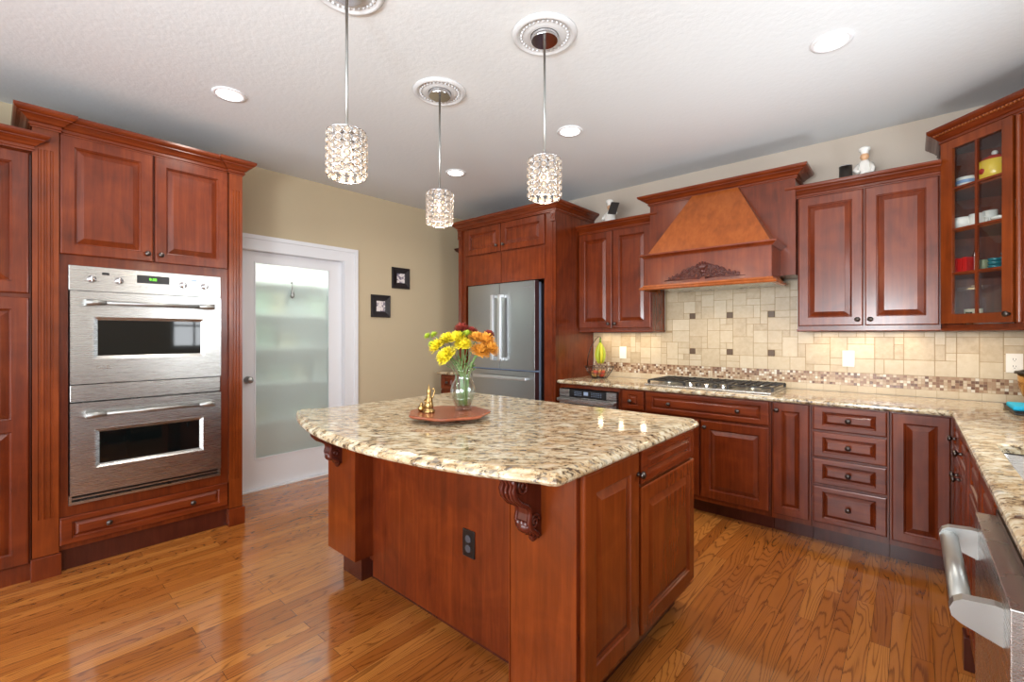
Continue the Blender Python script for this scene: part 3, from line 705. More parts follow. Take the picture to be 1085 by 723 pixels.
def outlet(name, label, loc, rz, mat, sock, rocker=False, w=.07):
    o = thing(name, label, 'outlet', loc, rz)
    B(-w/2, w/2, -.006, 0, -.057, .057, .002).build('cover_plate', mat, o)
    if rocker:
        B(-.018, .018, -.009, -.006, -.034, .034, .001).build('rocker', mat, o)
    else:
        for z in (.021, -.021):
            m = MB(); m.lathe((0, -.006, z), [(.016, 0), (.016, .002)], 18, 'y'); f = m.build('socket', sock, o)
            m = MB(); m.box(-.0065, -.0045, -.0088, -.008, z-.002, z+.008); m.box(.0045, .0065, -.0088, -.008, z-.002, z+.006); m.cyl((0, -.008, z-.008), .0022, .0008, 8, 'y'); m.build('slots', BLACK if mat is not BLACK else PEWTER, f)
outlet('light_switch', 'white switch plate on the backsplash beside the fruit basket', (-2.098, YB-.009, 1.152), 0, PLATE, PLATE, True)
outlet('outlet', 'white outlet on the backsplash below the two-door cabinet right of the hood', (-.338, YB-.009, 1.153), 0, PLATE, PLATE)
outlet('outlet', 'white outlet on the backsplash below the glass-door cabinet', (.462, YB-.009, 1.154), 0, PLATE, PLATE)

# ---------------------------------------------------------------- base cabinets, back run
def base(label, X0, X1, fronts, mat=None):
    o = thing('base_cabinet', label, 'cabinet', (X0, 3.44, 0)); w = X1-X0
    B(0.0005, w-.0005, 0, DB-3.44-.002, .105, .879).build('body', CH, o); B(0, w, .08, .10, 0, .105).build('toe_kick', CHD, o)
    for f in fronts: front(o, f[0], f[1]-X0, f[2]-X0, f[3], f[4], f[5], sw=f[6] if len(f) > 6 else None)
    return o
o = thing('base_cabinet', 'cherry base cabinet housing the built-in microwave drawer', 'cabinet', (-2.427, 3.44, 0))
m = MB(); m.box(0, .612, 0, .02, .105, .42); m.box(0, .612, 0, .02, .846, .879); m.box(0, .018, 0, .58, .42, .846); m.box(.594, .612, 0, .58, .42, .846); m.box(.018, .594, .56, .58, .42, .846); m.box(.018, .594, 0, .56, .40, .42)
m.build('body', CH, o); B(0, .612, .08, .10, 0, .105).build('toe_kick', CHD, o); front(o, 'drawer', .01, .602, .14, .40, [(.3, .5), (.7, .5)])
mw = thing('microwave_drawer', 'stainless microwave drawer with black control strip under the counter', 'microwave', (-2.403, 3.43, 0))
B(0, .57, -.012, .45, .425, .840).build('body', BLACK, mw)
for a, b_ in ((0, .105), (.478, .57)): B(a, b_, -.032, -.012, .775, .838, .002).build('steel_corner', STEEL, mw)
B(.106, .477, -.031, -.012, .775, .838, .001).build('control_panel', BLACK, mw)
m = MB()
for i in range(3):
    for j in range(4): m.box(.16+j*.02, .172+j*.02, -.0318, -.031, .79+i*.014, .794+i*.014)
    for j in range(5): m.box(.33+j*.022, .342+j*.022, -.0318, -.031, .79+i*.014, .793+i*.014)
m.box(.255, .30, -.0318, -.031, .795, .825); m.build('key_legends', LITES, mw)
d = B(0, .57, -.034, -.012, .43, .770, .002).build('drawer_front', STEEL, mw)
B(.11, .47, -.036, -.034, .47, .715).build('glass_panel', BLKGL, d)
m = MB(); m.box(.0, .57, -.075, -.055, .732, .762, .006); m.box(.0, .03, -.058, -.034, .734, .76); m.box(.54, .57, -.058, -.034, .734, .76); m.build('handle', STEEL, d)
base('narrow cherry pull-out base cabinet right of the microwave drawer', -1.812, -1.598, [('drawer', -1.79, -1.605, .72, .87, [(.4, .45)]), ('door', -1.79, -1.605, .14, .705, [(.8, .92)], .045)])
base('cherry cabinet below the cooktop with one wide drawer over two doors', -1.596, -.706, [('drawer', -1.588, -.716, .715, .873, [(.22, .5), (.78, .5)]), ('door', -1.588, -1.172, .14, .70, [(.93, .92)]), ('door', -1.160, -.716, .14, .70, [(.07, .92)])])
base('narrow single-door cherry base cabinet right of the cooktop drawers', -.704, -.480, [('door', -.694, -.490, .14, .875, [(.12, .935)], .05)])
base('cherry base cabinet with a stack of four drawers', -.478, -.098, [('drawer', -.469, -.107, .727, .873, [(.5, .5)]), ('drawer', -.469, -.107, .558, .714, [(.5, .5)]), ('drawer', -.469, -.107, .390, .546, [(.5, .5)]), ('drawer', -.469, -.107, .148, .375, [(.5, .5)])])
base('cherry corner base cabinet with one tall door where the counter turns', -.096, .188, [('door', -.086, .160, .14, .872, (), .052)])

# ---------------------------------------------------------------- right run
RB = .19   # frame plane X
def rbase(label, Y1, Y0, fronts, extra=None):
    o = thing('base_cabinet', label, 'cabinet', (RB, Y1, 0), -90); w = Y1-Y0
    B(.0005, w-.0005, 0, XR-.005-RB, .105, .70).build('body', CH, o); B(0, w, .0, .02, .70, .879).build('top_rail', CH, o); B(0, w, .07, .09, 0, .105).build('toe_kick', CHD, o)
    for f in fronts: front(o, f[0], Y1-f[1], Y1-f[2], f[3], f[4], f[5], sw=f[6] if len(f) > 6 else None)
    return o
rbase('cherry base cabinet with drawers over doors, first after the corner on the right run', 3.438, 2.62, [('drawer', 3.40, 3.02, .72, .873, [(.5, .5)]), ('drawer', 3.00, 2.63, .72, .873, [(.5, .5)]), ('door', 3.40, 3.02, .14, .705, [(.9, .9)]), ('door', 3.00, 2.63, .14, .705, [(.1, .9)])])
so = rbase('cherry sink base cabinet on the right run beside the dishwasher', 2.618, 1.70, [('drawer', 2.52, 2.17, .72, .873, ()), ('drawer', 2.15, 1.80, .72, .873, ()), ('door', 2.52, 2.17, .14, .705, [(.9, .9)]), ('door', 2.15, 1.80, .14, .705, [(.1, .9)])])
for y in (2.57, 1.745):
    m = MB(); x = 2.618-y; m.M = Matrix.Translation((x, 0, 0)); flutes(m, -.035, .035, .14, .86, -.025, 3); m.build('pilaster', CH, so)
    B(x-.042, x+.042, -.035, -.001, .0, .13, .002).build('plinth_block', CHD, so)
rbase('cherry base cabinet nearest the camera, past the dishwasher', 1.10, -.25, [('drawer', 1.09, .45, .72, .873, [(.5, .5)]), ('door', 1.09, .45, .14, .705, [(.1, .9)])])
dw = thing('dishwasher', 'stainless steel dishwasher with a thick round bar handle', 'dishwasher', (RB, 1.692, 0), -90)
DWW = .562
B(.002, DWW-.002, .0, .55, .02, .875).build('body', BLACK, dw)
B(.01, DWW-.01, .02, .04, .0, .10).build('toe_panel', BLACK, dw)
dd = B(0, DWW, -.065, -.001, .11, .862, .002).build('door', STEEL, dw)
B(.002, DWW-.002, -.028, -.003, .8625, .878).build('control_strip', PEWTER, dd)
m = MB(); m.tube([(.06, -.117, .80), (DWW-.10, -.117, .80)], .0175, 24); m.build('handle_bar', SATIN, dd)
for x in (.035, DWW-.10):
    m = MB(); pr = [(-.064, -.043), (-.064, .028), (-.075, .03), (-.118, .026), (-.130, .018), (-.136, .004), (-.133, -.010), (-.120, -.020)]
    m.extr([(y, .80+z) for y, z in pr], x, x+.026); m.build('handle_bracket', SATIN, dd)

# countertop with sink cut-out
out = [(-2.427, 3.396), (.150, 3.396), (.161, 3.388), (.161, -.3), (XR-.003, -.3), (XR-.003, DB-.006), (-2.427, DB-.006)]
sk = (.243, .66, 1.80, 2.50)
def rrect(x0, x1, y0, y1, r, n=5):
    p = []
    for cx, cy, a0 in ((x1-r, y0+r, -90), (x1-r, y1-r, 0), (x0+r, y1-r, 90), (x0+r, y0+r, 180)):
        for i in range(n+1): a = R(a0+90*i/n); p.append((cx+r*math.cos(a), cy+r*math.sin(a)))
    return p
def slab(outline, hole, edge, name):
    m = MB(); m.sweep(outline, edge, True, cap=False)
    if hole: m.sweep(hole[::-1], [(0, edge[0][1]), (0, edge[-1][1]-.006), (-.006, edge[-1][1])], True, cap=False)
    bm = bmesh.new()
    tmp = bpy.data.meshes.new('t'); tmp.from_pydata(m.v, [], m.f); bm.from_mesh(tmp)
    k = len(edge); n = len(outline); bm.verts.ensure_lookup_table()
    for j in (0, k-1):
        es = []
        for i in range(n): es.append(bm.edges.get((bm.verts[i*k+j], bm.verts[((i+1) % n)*k+j])))
        if hole:
            h = len(hole); b0 = n*k; jj = 0 if j == 0 else 2
            for i in range(h): es.append(bm.edges.get((bm.verts[b0+i*3+jj], bm.verts[b0+((i+1) % h)*3+jj])))
        bmesh.ops.triangle_fill(bm, use_beauty=True, use_dissolve=False, edges=[e for e in es if e])
    bmesh.ops.recalc_face_normals(bm, faces=bm.faces)
    me = bpy.data.meshes.new(name); bm.to_mesh(me); bm.free(); bpy.data.meshes.remove(tmp); me.materials.append(GRAN)
    o = bpy.data.objects.new(name, me); COL.objects.link(o); return o
hole = rrect(*sk, .035)
tag(slab(out, hole, CE, 'countertop'), 'long L-shaped speckled granite worktop along the back and right walls', 'countertop')
s_ = thing('kitchen_sink', 'undermount stainless steel sink set in the right-hand worktop', 'sink', (0, 0, 0))
m = MB(); q = rrect(sk[0]-.012, sk[1]+.012, sk[2]-.012, sk[3]+.012, .045)
m.sweep(q, [(.012, .881), (0, .881), (-.004, .875), (-.016, .735), (-.05, .712), (-.12, .71)], True, cap=False, smooth=True)
n = len(q); m.add([m.v[i*6+5] for i in range(n)], [tuple(range(n))])
m.build('basin', STEEL, s_); m = MB(); m.cyl((.47, 2.14, .7105), .045, .003, 20); m.build('drain', CHROME, s_)
fa = thing('sink_faucet', 'tall chrome gooseneck faucet behind the sink', 'faucet', (.722, 2.14, .915))
m = MB(); m.lathe((0, 0, 0), [(.026, 0), (.026, .01), (.016, .02), (.014, .06)], 18); m.tube([(0, 0, .05), (0, 0, .24), (-.03, 0, .32), (-.09, 0, .35), (-.15, 0, .32), (-.17, 0, .26)], .011, 12); m.build('spout', CHROME, fa)
m = MB(); m.tube([(0, .02, .03), (0, .07, .06)], .006, 8); m.build('lever', CHROME, fa)

# ---------------------------------------------------------------- cooktop
ck = thing('gas_cooktop', 'stainless gas cooktop with black iron grates under the hood', 'cooktop', (-1.172, 3.745, .9145))
B(-.457, .457, -.262, .240, 0, .014, .005).build('steel_tray', STEEL, ck)
burn = [(-.31, -.10, .04), (-.31, .13, .035), (0, .08, .055), (.31, -.10, .035), (.31, .13, .04)]
for x, y, r_ in burn:
    m = MB(); m.lathe((x, y, .0142), [(r_+.018, 0), (r_+.014, .004), (r_, .006), (r_, .016)], 20); bo = m.build('burner', SATIN, ck)
    m = MB(); m.lathe((x, y, .0305), [(r_-.004, 0), (r_-.002, .006), (r_-.01, .009)], 20); m.build('burner_cap', IRON, bo)
for gx in (-.305, 0, .305):
    m = MB(); w = .145; z = .040
    y0g = -.185 if gx else -.08
    fr_ = [(gx-w, y0g), (gx+w, y0g), (gx+w, .215), (gx-w, .215)]
    m.tube([(x, y, z) for x, y in fr_], .006, 6, closed=True, smooth=False)
    for i in range(1, 5): x = gx-w+2*w*i/5; m.box(x-.005, x+.005, y0g, .215, z-.005, z+.008)
    m.box(gx-w, gx+w, .01, .02, z-.005, z+.006); m.box(gx-w, gx+w, .12, .13, z-.005, z+.006)
    for x, y in fr_: m.box(x-.008, x+.008, y-.008, y+.008, .0145, z)
    m.build('grate', IRON, ck)
for i in range(5):
    m = MB(); x = -.12+i*.06; m.lathe((x, -.165, .0145), [(.02, 0), (.019, .018), (.014, .024), (.0001, .0245)], 16); m.build('control_knob', CHROME if i % 2 == 0 else IRON, ck)

# ---------------------------------------------------------------- island
IX0, IX1 = -2.46, -.816; IW = 1.25; IP = 1.358; IB = 2.262
il = thing('kitchen_island', 'cherry kitchen island base with carved corbels and side doors', 'island', (0, 0, 0))
m = MB()
m.box(IX0, IX1, IP, IB, .105, .874); m.box(-2.175, -1.104, IP-.004, IP, .03, .874)
m.box(IX0, -2.175, IW, IP, .14, .874); m.box(-1.104, IX1, IW, IP, .105, .874)
m.build('body', CH, il)
m = MB(); m.box(-2.173, -1.106, IP-.008, IP-.004, .03, .873); m.build('back_panel', CH, il)
m = MB(); m.box(IX0, -2.175, IW-.004, IW, .14, .873); m.build('wing_panel', CHI, il)
m = MB(); m.box(-1.104, IX1, IW-.004, IW, .03, .873); m.box(-1.104, -1.099, IW-.008, IW-.004, .03, .873); m.build('wing_panel', CHI, il)
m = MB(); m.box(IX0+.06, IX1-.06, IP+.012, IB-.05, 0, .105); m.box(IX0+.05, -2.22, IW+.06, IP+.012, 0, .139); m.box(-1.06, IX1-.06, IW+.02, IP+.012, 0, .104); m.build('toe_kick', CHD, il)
def ifront(kind, Y0, Y1, z0, z1, kn=(), sw=None):
    m = MB(); w, h = Y1-Y0, z1-z0; m.panel(0, z0, w, h, sw or (.06 if kind == 'door' else (.05, .03)), .02, -.001, .026 if kind == 'door' else .014)
    o = m.build(kind, CHI if kind == 'door' else CHH, il, (IX1, Y0, 0), (0, 0, R(90)))
    for kx, kz in kn: knob(o, kx*w, z0+kz*h, -.021)
ifront('door', 1.268, 1.660, .14, .866, [(.955, .89)], .07)
ifront('drawer', 1.684, 2.254, .735, .868)
ifront('door', 1.684, 2.254, .14, .722)
def corbel(x, label):
    m = MB(); m.M = Matrix.Translation((x, IW-.0045, .872)); w = .038
    # S-shaped body: rows of (y, z, half-width)
    top = [(-.150, 0), (-.152, -.016), (-.140, -.032), (-.148, -.05), (-.140, -.075), (-.115, -.100), (-.085, -.115), (-.066, -.132), (-.064, -.15), (-.070, -.172), (-.062, -.198), (-.042, -.212), (-.026, -.222), (-.022, -.236), (0, -.240)]
    poly = [(0, 0)]+top
    m.extr(poly, -w*.72, w*.72)
    for sx in (-1, 1):
        m.tube([(sx*w*.72, y+.004, z) for y, z in top[1:-1]], .009, 8)
        for (cy, cz, r0) in ((-.098, -.045, .034), (-.040, -.178, .026)):
            pts = []
            for i in range(30): t = i/29; a = t*3.3*PI; rr = r0*(1-.85*t); pts.append((sx*w*.78, cy+rr*math.cos(a), cz+rr*math.sin(a)))
            m.tube(pts, .006, 6)
    for i in range(9):
        t = i/8; m.ball((0, -.150+.075*t, -.058-.062*t), .0075, 8)
    for i in (-1, 0, 1): m.tube([(i*.016, y-.002, z) for y, z in top[9:14]], .008, 8)
    for i in (-1, 0, 1): m.tube([(i*.018, y-.003, z) for y, z in top[0:7]], .007, 8)
    m.ball((0, -.055, -.195), .024, 12, 1.5, 1, 1)
    m.box(-w, w, -.155, 0, -.006, 0); m.lathe((0, -.012, -.262), [(.004, 0), (.014, .01), (.014, .03)], 10)
    o = m.build('corbel', CARVE, il); o['label'] = label
corbel(-.985, 'dark carved scroll corbel under the right end of the overhang'); corbel(-2.335, 'dark carved scroll corbel under the left end of the overhang')
o = thing('island_outlet', 'black outlet on the front panel of the kitchen island', 'outlet', (-1.425, IP-.0085, .43))
B(-.036, .036, -.006, 0, -.058, .058, .002).build('cover_plate', BLACK, o)
for z in (.021, -.021):
    m = MB(); m.lathe((0, -.006, z), [(.016, 0), (.016, .003)], 18, 'y'); m.build('socket', plain('socket_grey', (70, 72, 80), .3), o)
arc = []
c0, c1, mid = -2.57, -.835, .905
hx = (c1-c0)/2+.02; cxm = -1.65; sag = 1.09-mid; rad = (.86**2+sag**2)/(2*sag)
for i in range(29):
    x = c0+(c1-c0)*i/28; arc.append((x, mid+rad-math.sqrt(rad*rad-(x-cxm)**2)))
out = arc+[(-.80, 1.076), (-.780, 1.088), (-.772, 1.104), (-.772, 2.25), (-.784, 2.275), (-.81, 2.286), (-2.49, 2.286), (-2.49, 1.30), (-2.52, 1.20)]
IE = [(-.034, .914), (-.026, .9135), (-.020, .910), (-.017, .905), (-.012, .903), (-.005, .901), (0, .894), (.001, .887), (-.003, .880), (-.010, .876), (-.02, .8755), (-.034, .8755)][::-1]
tag(slab(out, None, IE, 'island_countertop'), 'speckled granite island top with a bowed front edge', 'countertop')

# ---------------------------------------------------------------- tray, vase, flowers, figurine
TZ = .9155
ty = thing('wooden_tray', 'round scalloped wooden turntable tray on the island', 'tray', (-1.70, 1.475, TZ))
m = MB(); n = 72; vs = []; fs = []
prof = [(.86, 0), (.97, .004), (1, .010), (.985, .016), (.95, .017), (.0001, .017)]
for r_, z in prof:
    for i in range(n):
        a = 2*PI*i/n; rr = r_*(.196+.008*math.cos(7*a)); vs.append((rr*math.cos(a), rr*math.sin(a), .016+z))
for k_ in range(len(prof)-1):
    for i in range(n): j = (i+1) % n; fs.append((k_*n+i, k_*n+j, (k_+1)*n+j, (k_+1)*n+i))
fs.append(tuple(range(n))[::-1]); m.add(vs, fs); m.build('tray_disc', TRAYW, ty)
m = MB(); m.lathe((0, 0, 0), [(.085, 0), (.10, .004), (.10, .012), (.09, .016)], 36); m.build('turntable_foot', TRAYW, ty)
VX, VY, VZ = -1.688, 1.557, TZ+.034
va = thing('glass_vase', 'clear glass vase holding the flowers on the island', 'vase', (VX, VY, VZ))
op = [(.038, 0), (.041, .004), (.040, .012), (.050, .04), (.062, .075), (.064, .10), (.056, .128), (.043, .150), (.040, .168), (.048, .192), (.056, .206)]
inn = [(.0535, .205), (.045, .190), (.037, .168), (.040, .150), (.053, .127), (.0605, .10), (.0585, .075), (.046, .042), (.036, .018), (.0001, .016)]
m = MB(); m.lathe((0, 0, 0), [(.0001, 0)]+op+inn, 32, cap=False); m.build('glass_body', VASEG, va)
wt = [(.0001, .0165), (.0352, .0185), (.0455, .042), (.0575, .0745), (.0001, .0745)]
m = MB(); m.lathe((0, 0, 0), wt, 28, cap=False); m.build('water', WATER, va)
def petals(m, n, plen, pw):
    for i in range(n):                                    # golden-angle dome of shaggy petals
        t = (i+.5)/n; el = math.asin(1-t*1.22) if 1-t*1.22 > -1 else -1.2; a = i*2.39996
        el += random.uniform(-.08, .08); ln = plen*random.uniform(.82, 1.12)
        d = Vector((math.cos(a)*math.cos(el), math.sin(a)*math.cos(el), math.sin(el))); sd = Vector((-math.sin(a), math.cos(a), 0)); up = sd.cross(d)*random.uniform(-.1, .18)*ln
        p0 = d*ln*.12; p1 = d*ln*.6+up; p2 = d*ln; q = pw*random.uniform(.8, 1.1)
        m.add([tuple(p0+sd*q*.3), tuple(p0-sd*q*.3), tuple(p1-sd*q*.5), tuple(p1+sd*q*.5), tuple(p2-sd*q*.35), tuple(p2+sd*q*.35), tuple(p2+d*q*.4)], [(0, 1, 2, 3), (3, 2, 4, 5), (5, 4, 6)])
bm_y = MB(); petals(bm_y, 210, .040, .0068); bm_p = MB(); petals(bm_p, 110, .021, .0048)
Rv = Vector((.752, .659, 0)); Fv = Vector((-.659, .752, 0))       # photo's right and away, only to lay the bouquet out
FL = [  # lateral, depth, height above vase base, bloom size, mat, bloom mesh, label
 (-.125, -.02, .312, 1.0, YEL, 0, 'yellow chrysanthemum low at the left of the bouquet'),
 (-.080, .02, .345, 1.05, YEL, 0, 'yellow chrysanthemum at the upper left of the bouquet'),
 (-.030, -.01, .352, 1.05, YEL, 0, 'yellow chrysanthemum at the top centre of the bouquet'),
 (-.076, -.05, .268, 1.05, YEL, 0, 'lowest yellow chrysanthemum, hanging over the vase rim'),
 (.002, -.03, .322, .9, YEL, 0, 'yellow chrysanthemum nearest the orange blooms'),
 (.062, .02, .350, 1.05, ORG, 0, 'orange chrysanthemum left of the orange cluster'),
 (.108, .0, .342, 1.1, ORG, 0, 'orange chrysanthemum in the middle of the orange cluster'),
 (.132, -.02, .305, 1.0, ORG, 0, 'orange chrysanthemum at the right edge of the bouquet'),
 (.088, -.04, .290, 1.0, ORG, 0, 'lowest orange chrysanthemum of the bouquet'),
 (-.012, .05, .398, .95, MAR, 0, 'maroon chrysanthemum at the very top of the bouquet'),
 (.035, .06, .385, .8, MAR, 0, 'maroon chrysanthemum behind the orange blooms'),
 (.125, .05, .372, .7, MAR, 0, 'small maroon chrysanthemum behind the rightmost orange bloom'),
 (-.178, .01, .365, .9, LIME, 1, 'small lime-green pompon at the far left of the bouquet'),
 (-.148, .02, .372, .9, LIME, 1, 'small lime-green pompon second from the left'),
 (-.155, -.01, .328, .8, LIME, 1, 'small lime-green pompon below the two on the far left'),
 (.018, .0, .378, 1.0, LIME, 1, 'small lime-green pompon at the top centre'),
 (-.012, -.02, .372, .8, LIME, 1, 'small lime-green pompon between the yellow and maroon blooms')]
proto_mesh = {}
for i, (la, de, h, s_, mt, kind, lab) in enumerate(FL):
    base_p = Vector((VX, VY, VZ)); tip = Rv*la+Fv*de+Vector((0, 0, h))
    o = thing('flower', lab, 'flower', tuple(base_p+Vector((0, 0, .0))), 0, 'flowers in the glass vase')
    an = i*2.4; foot = Vector((.018*math.cos(an), .018*math.sin(an), .024)); neck = (Rv*la+Fv*de)*.12+Vector((.016*math.cos(an), .016*math.sin(an), .17))
    m = MB(); pts = []
    for k_ in range(11):
        t = k_/10; p = foot.lerp(neck, t*2) if t < .5 else neck*(1-(t-.5)*2)**2+(neck+(tip-neck)*.35+Vector((0, 0, .05)))*2*((t-.5)*2)*(1-(t-.5)*2)+tip*((t-.5)*2)**2
        pts.append(tuple(p))
    m.tube(pts, .0022, 6); m.build('stem', GREEN, o)
    key = (kind, mt.name)
    if key not in proto_mesh:
        mm = bm_y if kind == 0 else bm_p; bo = mm.build('bloom', mt, o); proto_mesh[key] = bo.data
    else:
        bo = bpy.data.objects.new('bloom', proto_mesh[key]); COL.objects.link(bo); bo.parent = o
    d = (tip-neck).normalized(); bo.location = tip; bo.scale = (s_*1.28, s_*1.28, s_*.95); bo.rotation_euler = (d+Vector((0, -.15, .1))).to_track_quat('Z', 'Y').to_euler()
    if i % 2 == 0:
        m = MB(); p = Vector(pts[7]); a = i*1.3
        for q in range(3):
            b_ = Vector((math.cos(a+q*2), math.sin(a+q*2), .5)).normalized(); c_ = Vector((-b_.y, b_.x, 0)).normalized()*.007
            e = p-Vector((0, 0, .02*q)); m.add([tuple(e), tuple(e+b_*.018+c_), tuple(e+b_*.038), tuple(e+b_*.018-c_)], [(0, 1, 2, 3)])
        m.build('leaf', LEAF, o)
fg = thing('brass_figurine', 'small brass seated figurine with a curling tail on the tray', 'figurine', (-1.752, 1.392, TZ+.034), 30)
m = MB(); m.lathe((0, 0, 0), [(.028, 0), (.030, .004), (.028, .010), (.022, .014), (.022, .018)], 20); m.build('pedestal', BRASS, fg)
m = MB(); m.lathe((0, 0, .018), [(.018, 0), (.021, .012), (.019, .03), (.014, .048), (.012, .058), (.008, .066), (.010, .074), (.011, .083), (.008, .094), (.003, .108), (.0005, .118)], 16)
m.tube([(.014*math.cos(a), .018*math.sin(a)-.004, .03+.012*a/PI) for a in [i*.4 for i in range(18)]], .0045, 8)
m.tube([(.012, 0, .06), (.022, -.004, .075), (.026, 0, .09), (.030, 0, .105), (.024, 0, .116), (.016, 0, .112)], .0035, 8)
m.tube([(-.010, 0, .068), (-.018, -.012, .058), (-.008, -.020, .052)], .004, 8); m.build('figure', BRASS, fg)
f2 = thing('brass_figurine', 'tiny brass pot figurine beside the taller brass figurine', 'figurine', (-1.800, 1.385, TZ+.034))
m = MB(); m.lathe((0, 0, 0), [(.012, 0), (.017, .006), (.02, .016), (.015, .026), (.008, .030), (.010, .036), (.003, .044)], 16); m.build('pot', BRASS, f2)
m = MB(); m.tube([(.016, 0, .02), (.026, 0, .03), (.024, 0, .04)], .003, 6); m.build('spout', BRASS, f2)

# ---------------------------------------------------------------- fruit basket
fb = thing('fruit_basket', 'dark wire fruit basket with a banana hook on the back worktop', 'fruit basket', (-2.225, 3.80, .9155))
m = MB()
for r_, z in ((.07, .004), (.105, .05), (.135, .105)): m.tube([(r_*math.cos(2*PI*i/28), r_*math.sin(2*PI*i/28), z) for i in range(28)], .0032, 6, closed=True)
m.tube([(.035*math.cos(2*PI*i/20), .035*math.sin(2*PI*i/20), .004) for i in range(20)], .0028, 6, closed=True)
for i in range(18):
    a = 2*PI*i/18; m.tube([(.035*math.cos(a), .035*math.sin(a), .004), (.07*math.cos(a), .07*math.sin(a), .004), (.105*math.cos(a+.12), .105*math.sin(a+.12), .05), (.135*math.cos(a+.2), .135*math.sin(a+.2), .105)], .0022, 5)
m.build('wire_bowl', PEWTER, fb)
m = MB(); m.tube([(-.135, 0, .105), (-.125, 0, .2), (-.09, 0, .30), (-.04, 0, .365), (-.01, 0, .39), (.012, 0, .385), (.016, 0, .37), (.008, 0, .358)], .004, 8); m.build('banana_hook', PEWTER, fb)
bun = thing('banana_bunch', 'bunch of yellow-green bananas hanging from the basket hook', 'bananas', (-2.217, 3.80, 1.262))
m = MB(); m.tube([(0, 0, -.015), (0, 0, .032)], [.012, .008], 8); m.build('stalk', BANG, bun)
for i in range(6):
    a = 2*PI*i/6+.3; rr = .037; pts = []
    for k_ in range(8): t = k_/7; pts.append((rr*math.sin(t*PI*.8)*math.cos(a), rr*math.sin(t*PI*.8)*math.sin(a), -.005-.205*t))
    m = MB(); m.tube(pts, [.006, .010, .0145, .016, .016, .0145, .010, .004], 10); m.build('banana', BANA if i % 2 else BANL, bun)
for x, y, z, r_, lab in ((-.028, -.035, .042, .036, 'red and yellow apple at the left front of the fruit basket'), (.042, -.028, .042, .036, 'yellow-red apple at the right front of the fruit basket'), (.0, .042, .042, .036, 'apple at the back of the fruit basket')):
    o = thing('apple', lab, 'apple', (-2.225+x, 3.80+y, .9155+z)); m = MB(); m.lathe((0, 0, 0), [(.004, -.028), (.016, -.032), (.03, -.016), (.036, .004), (.030, .024), (.014, .032), (.004, .026), (.0001, .024)], 18, cap=False); m.build('fruit', APPLE, o)
    m = MB(); m.tube([(0, 0, .024), (.003, 0, .040)], .0015, 5); m.build('stem', CHD, o)

# ---------------------------------------------------------------- chef figurines on the cabinets
ch = thing('chef_figurine', 'white chef figurine holding a black board on the cabinet beside the refrigerator', 'figurine', (-2.13, 3.83, 2.296))
m = MB(); m.lathe((0, 0, 0), [(.05, 0), (.052, .02), (.056, .07), (.052, .13), (.042, .17), (.022, .19), (.014, .20)], 18, sy=.8)
m.tube([(-.035, 0, .165), (-.058, -.02, .13), (-.05, -.05, .11)], [.018, .016, .012], 10); m.tube([(.03, 0, .17), (.058, -.02, .15), (.085, -.04, .15)], [.018, .016, .012], 10); m.build('body', GLZ, ch)
m = MB(); m.ball((0, -.004, .222), .026, 14); m.ball((0, -.031, .218), .006, 8); m.build('head', SKIN, ch)
m = MB(); m.lathe((-.004, 0, .238), [(.024, 0), (.023, .02), (.034, .032), (.036, .046), (.024, .058), (.0001, .06)], 18); m.build('chef_hat', GLZ, ch)
m = MB(); m.M = Matrix.Translation((.065, -.055, .19)) @ Matrix.Rotation(R(14), 4, 'Y') @ Matrix.Rotation(R(-12), 4, 'X'); m.box(-.042, .042, -.004, .004, -.055, .06, .002); m.build('chalkboard', IRON, ch)
ch = thing('chef_figurine', 'white chef figurine in a tall hat on the cabinet left of the glass-door cabinet', 'figurine', (-.235, 3.83, 2.296))
m = MB(); m.lathe((0, 0, 0), [(.03, 0), (.036, .03), (.048, .06), (.044, .12), (.034, .165), (.024, .185), (.012, .19)], 18, sy=.8)
m.tube([(-.03, -.005, .16), (-.05, -.03, .12), (-.025, -.05, .10)], [.016, .014, .011], 10); m.tube([(.03, -.005, .16), (.045, -.025, .12), (.04, -.045, .09)], [.016, .014, .011], 10); m.build('body', GLZ, ch)
m = MB(); m.ball((0, -.004, .212), .025, 14); m.ball((-.012, -.029, .208), .006, 8); m.build('head', SKIN, ch)
m = MB(); m.lathe((0, 0, .228), [(.023, 0), (.022, .018), (.033, .026), (.034, .038), (.022, .048), (.0001, .05)], 18); m.build('chef_hat', GLZ, ch)
m = MB(); m.box(.0, .06, -.06, -.045, .03, .09, .004); m.build('pan', IRON, ch)
o = thing('small_pot', 'small dark metal pot left of the chef figurine on the cabinet', 'pot', (-.335, 3.80, 2.296)); m = MB(); m.lathe((0, 0, 0), [(.036, 0), (.037, .16), (.034, .16), (.033, .004)], 20, cap=False); m.lathe((0, 0, .002), [(.034, 0), (.0001, .001)], 20, cap=False); m.build('bowl', PEWTER, o)
m = MB(); m.lathe((0, 0, .16), [(.038, 0), (.038, .005), (.033, .006), (.033, 0)], 20, cap=False); m.build('rim', CHROME, o)

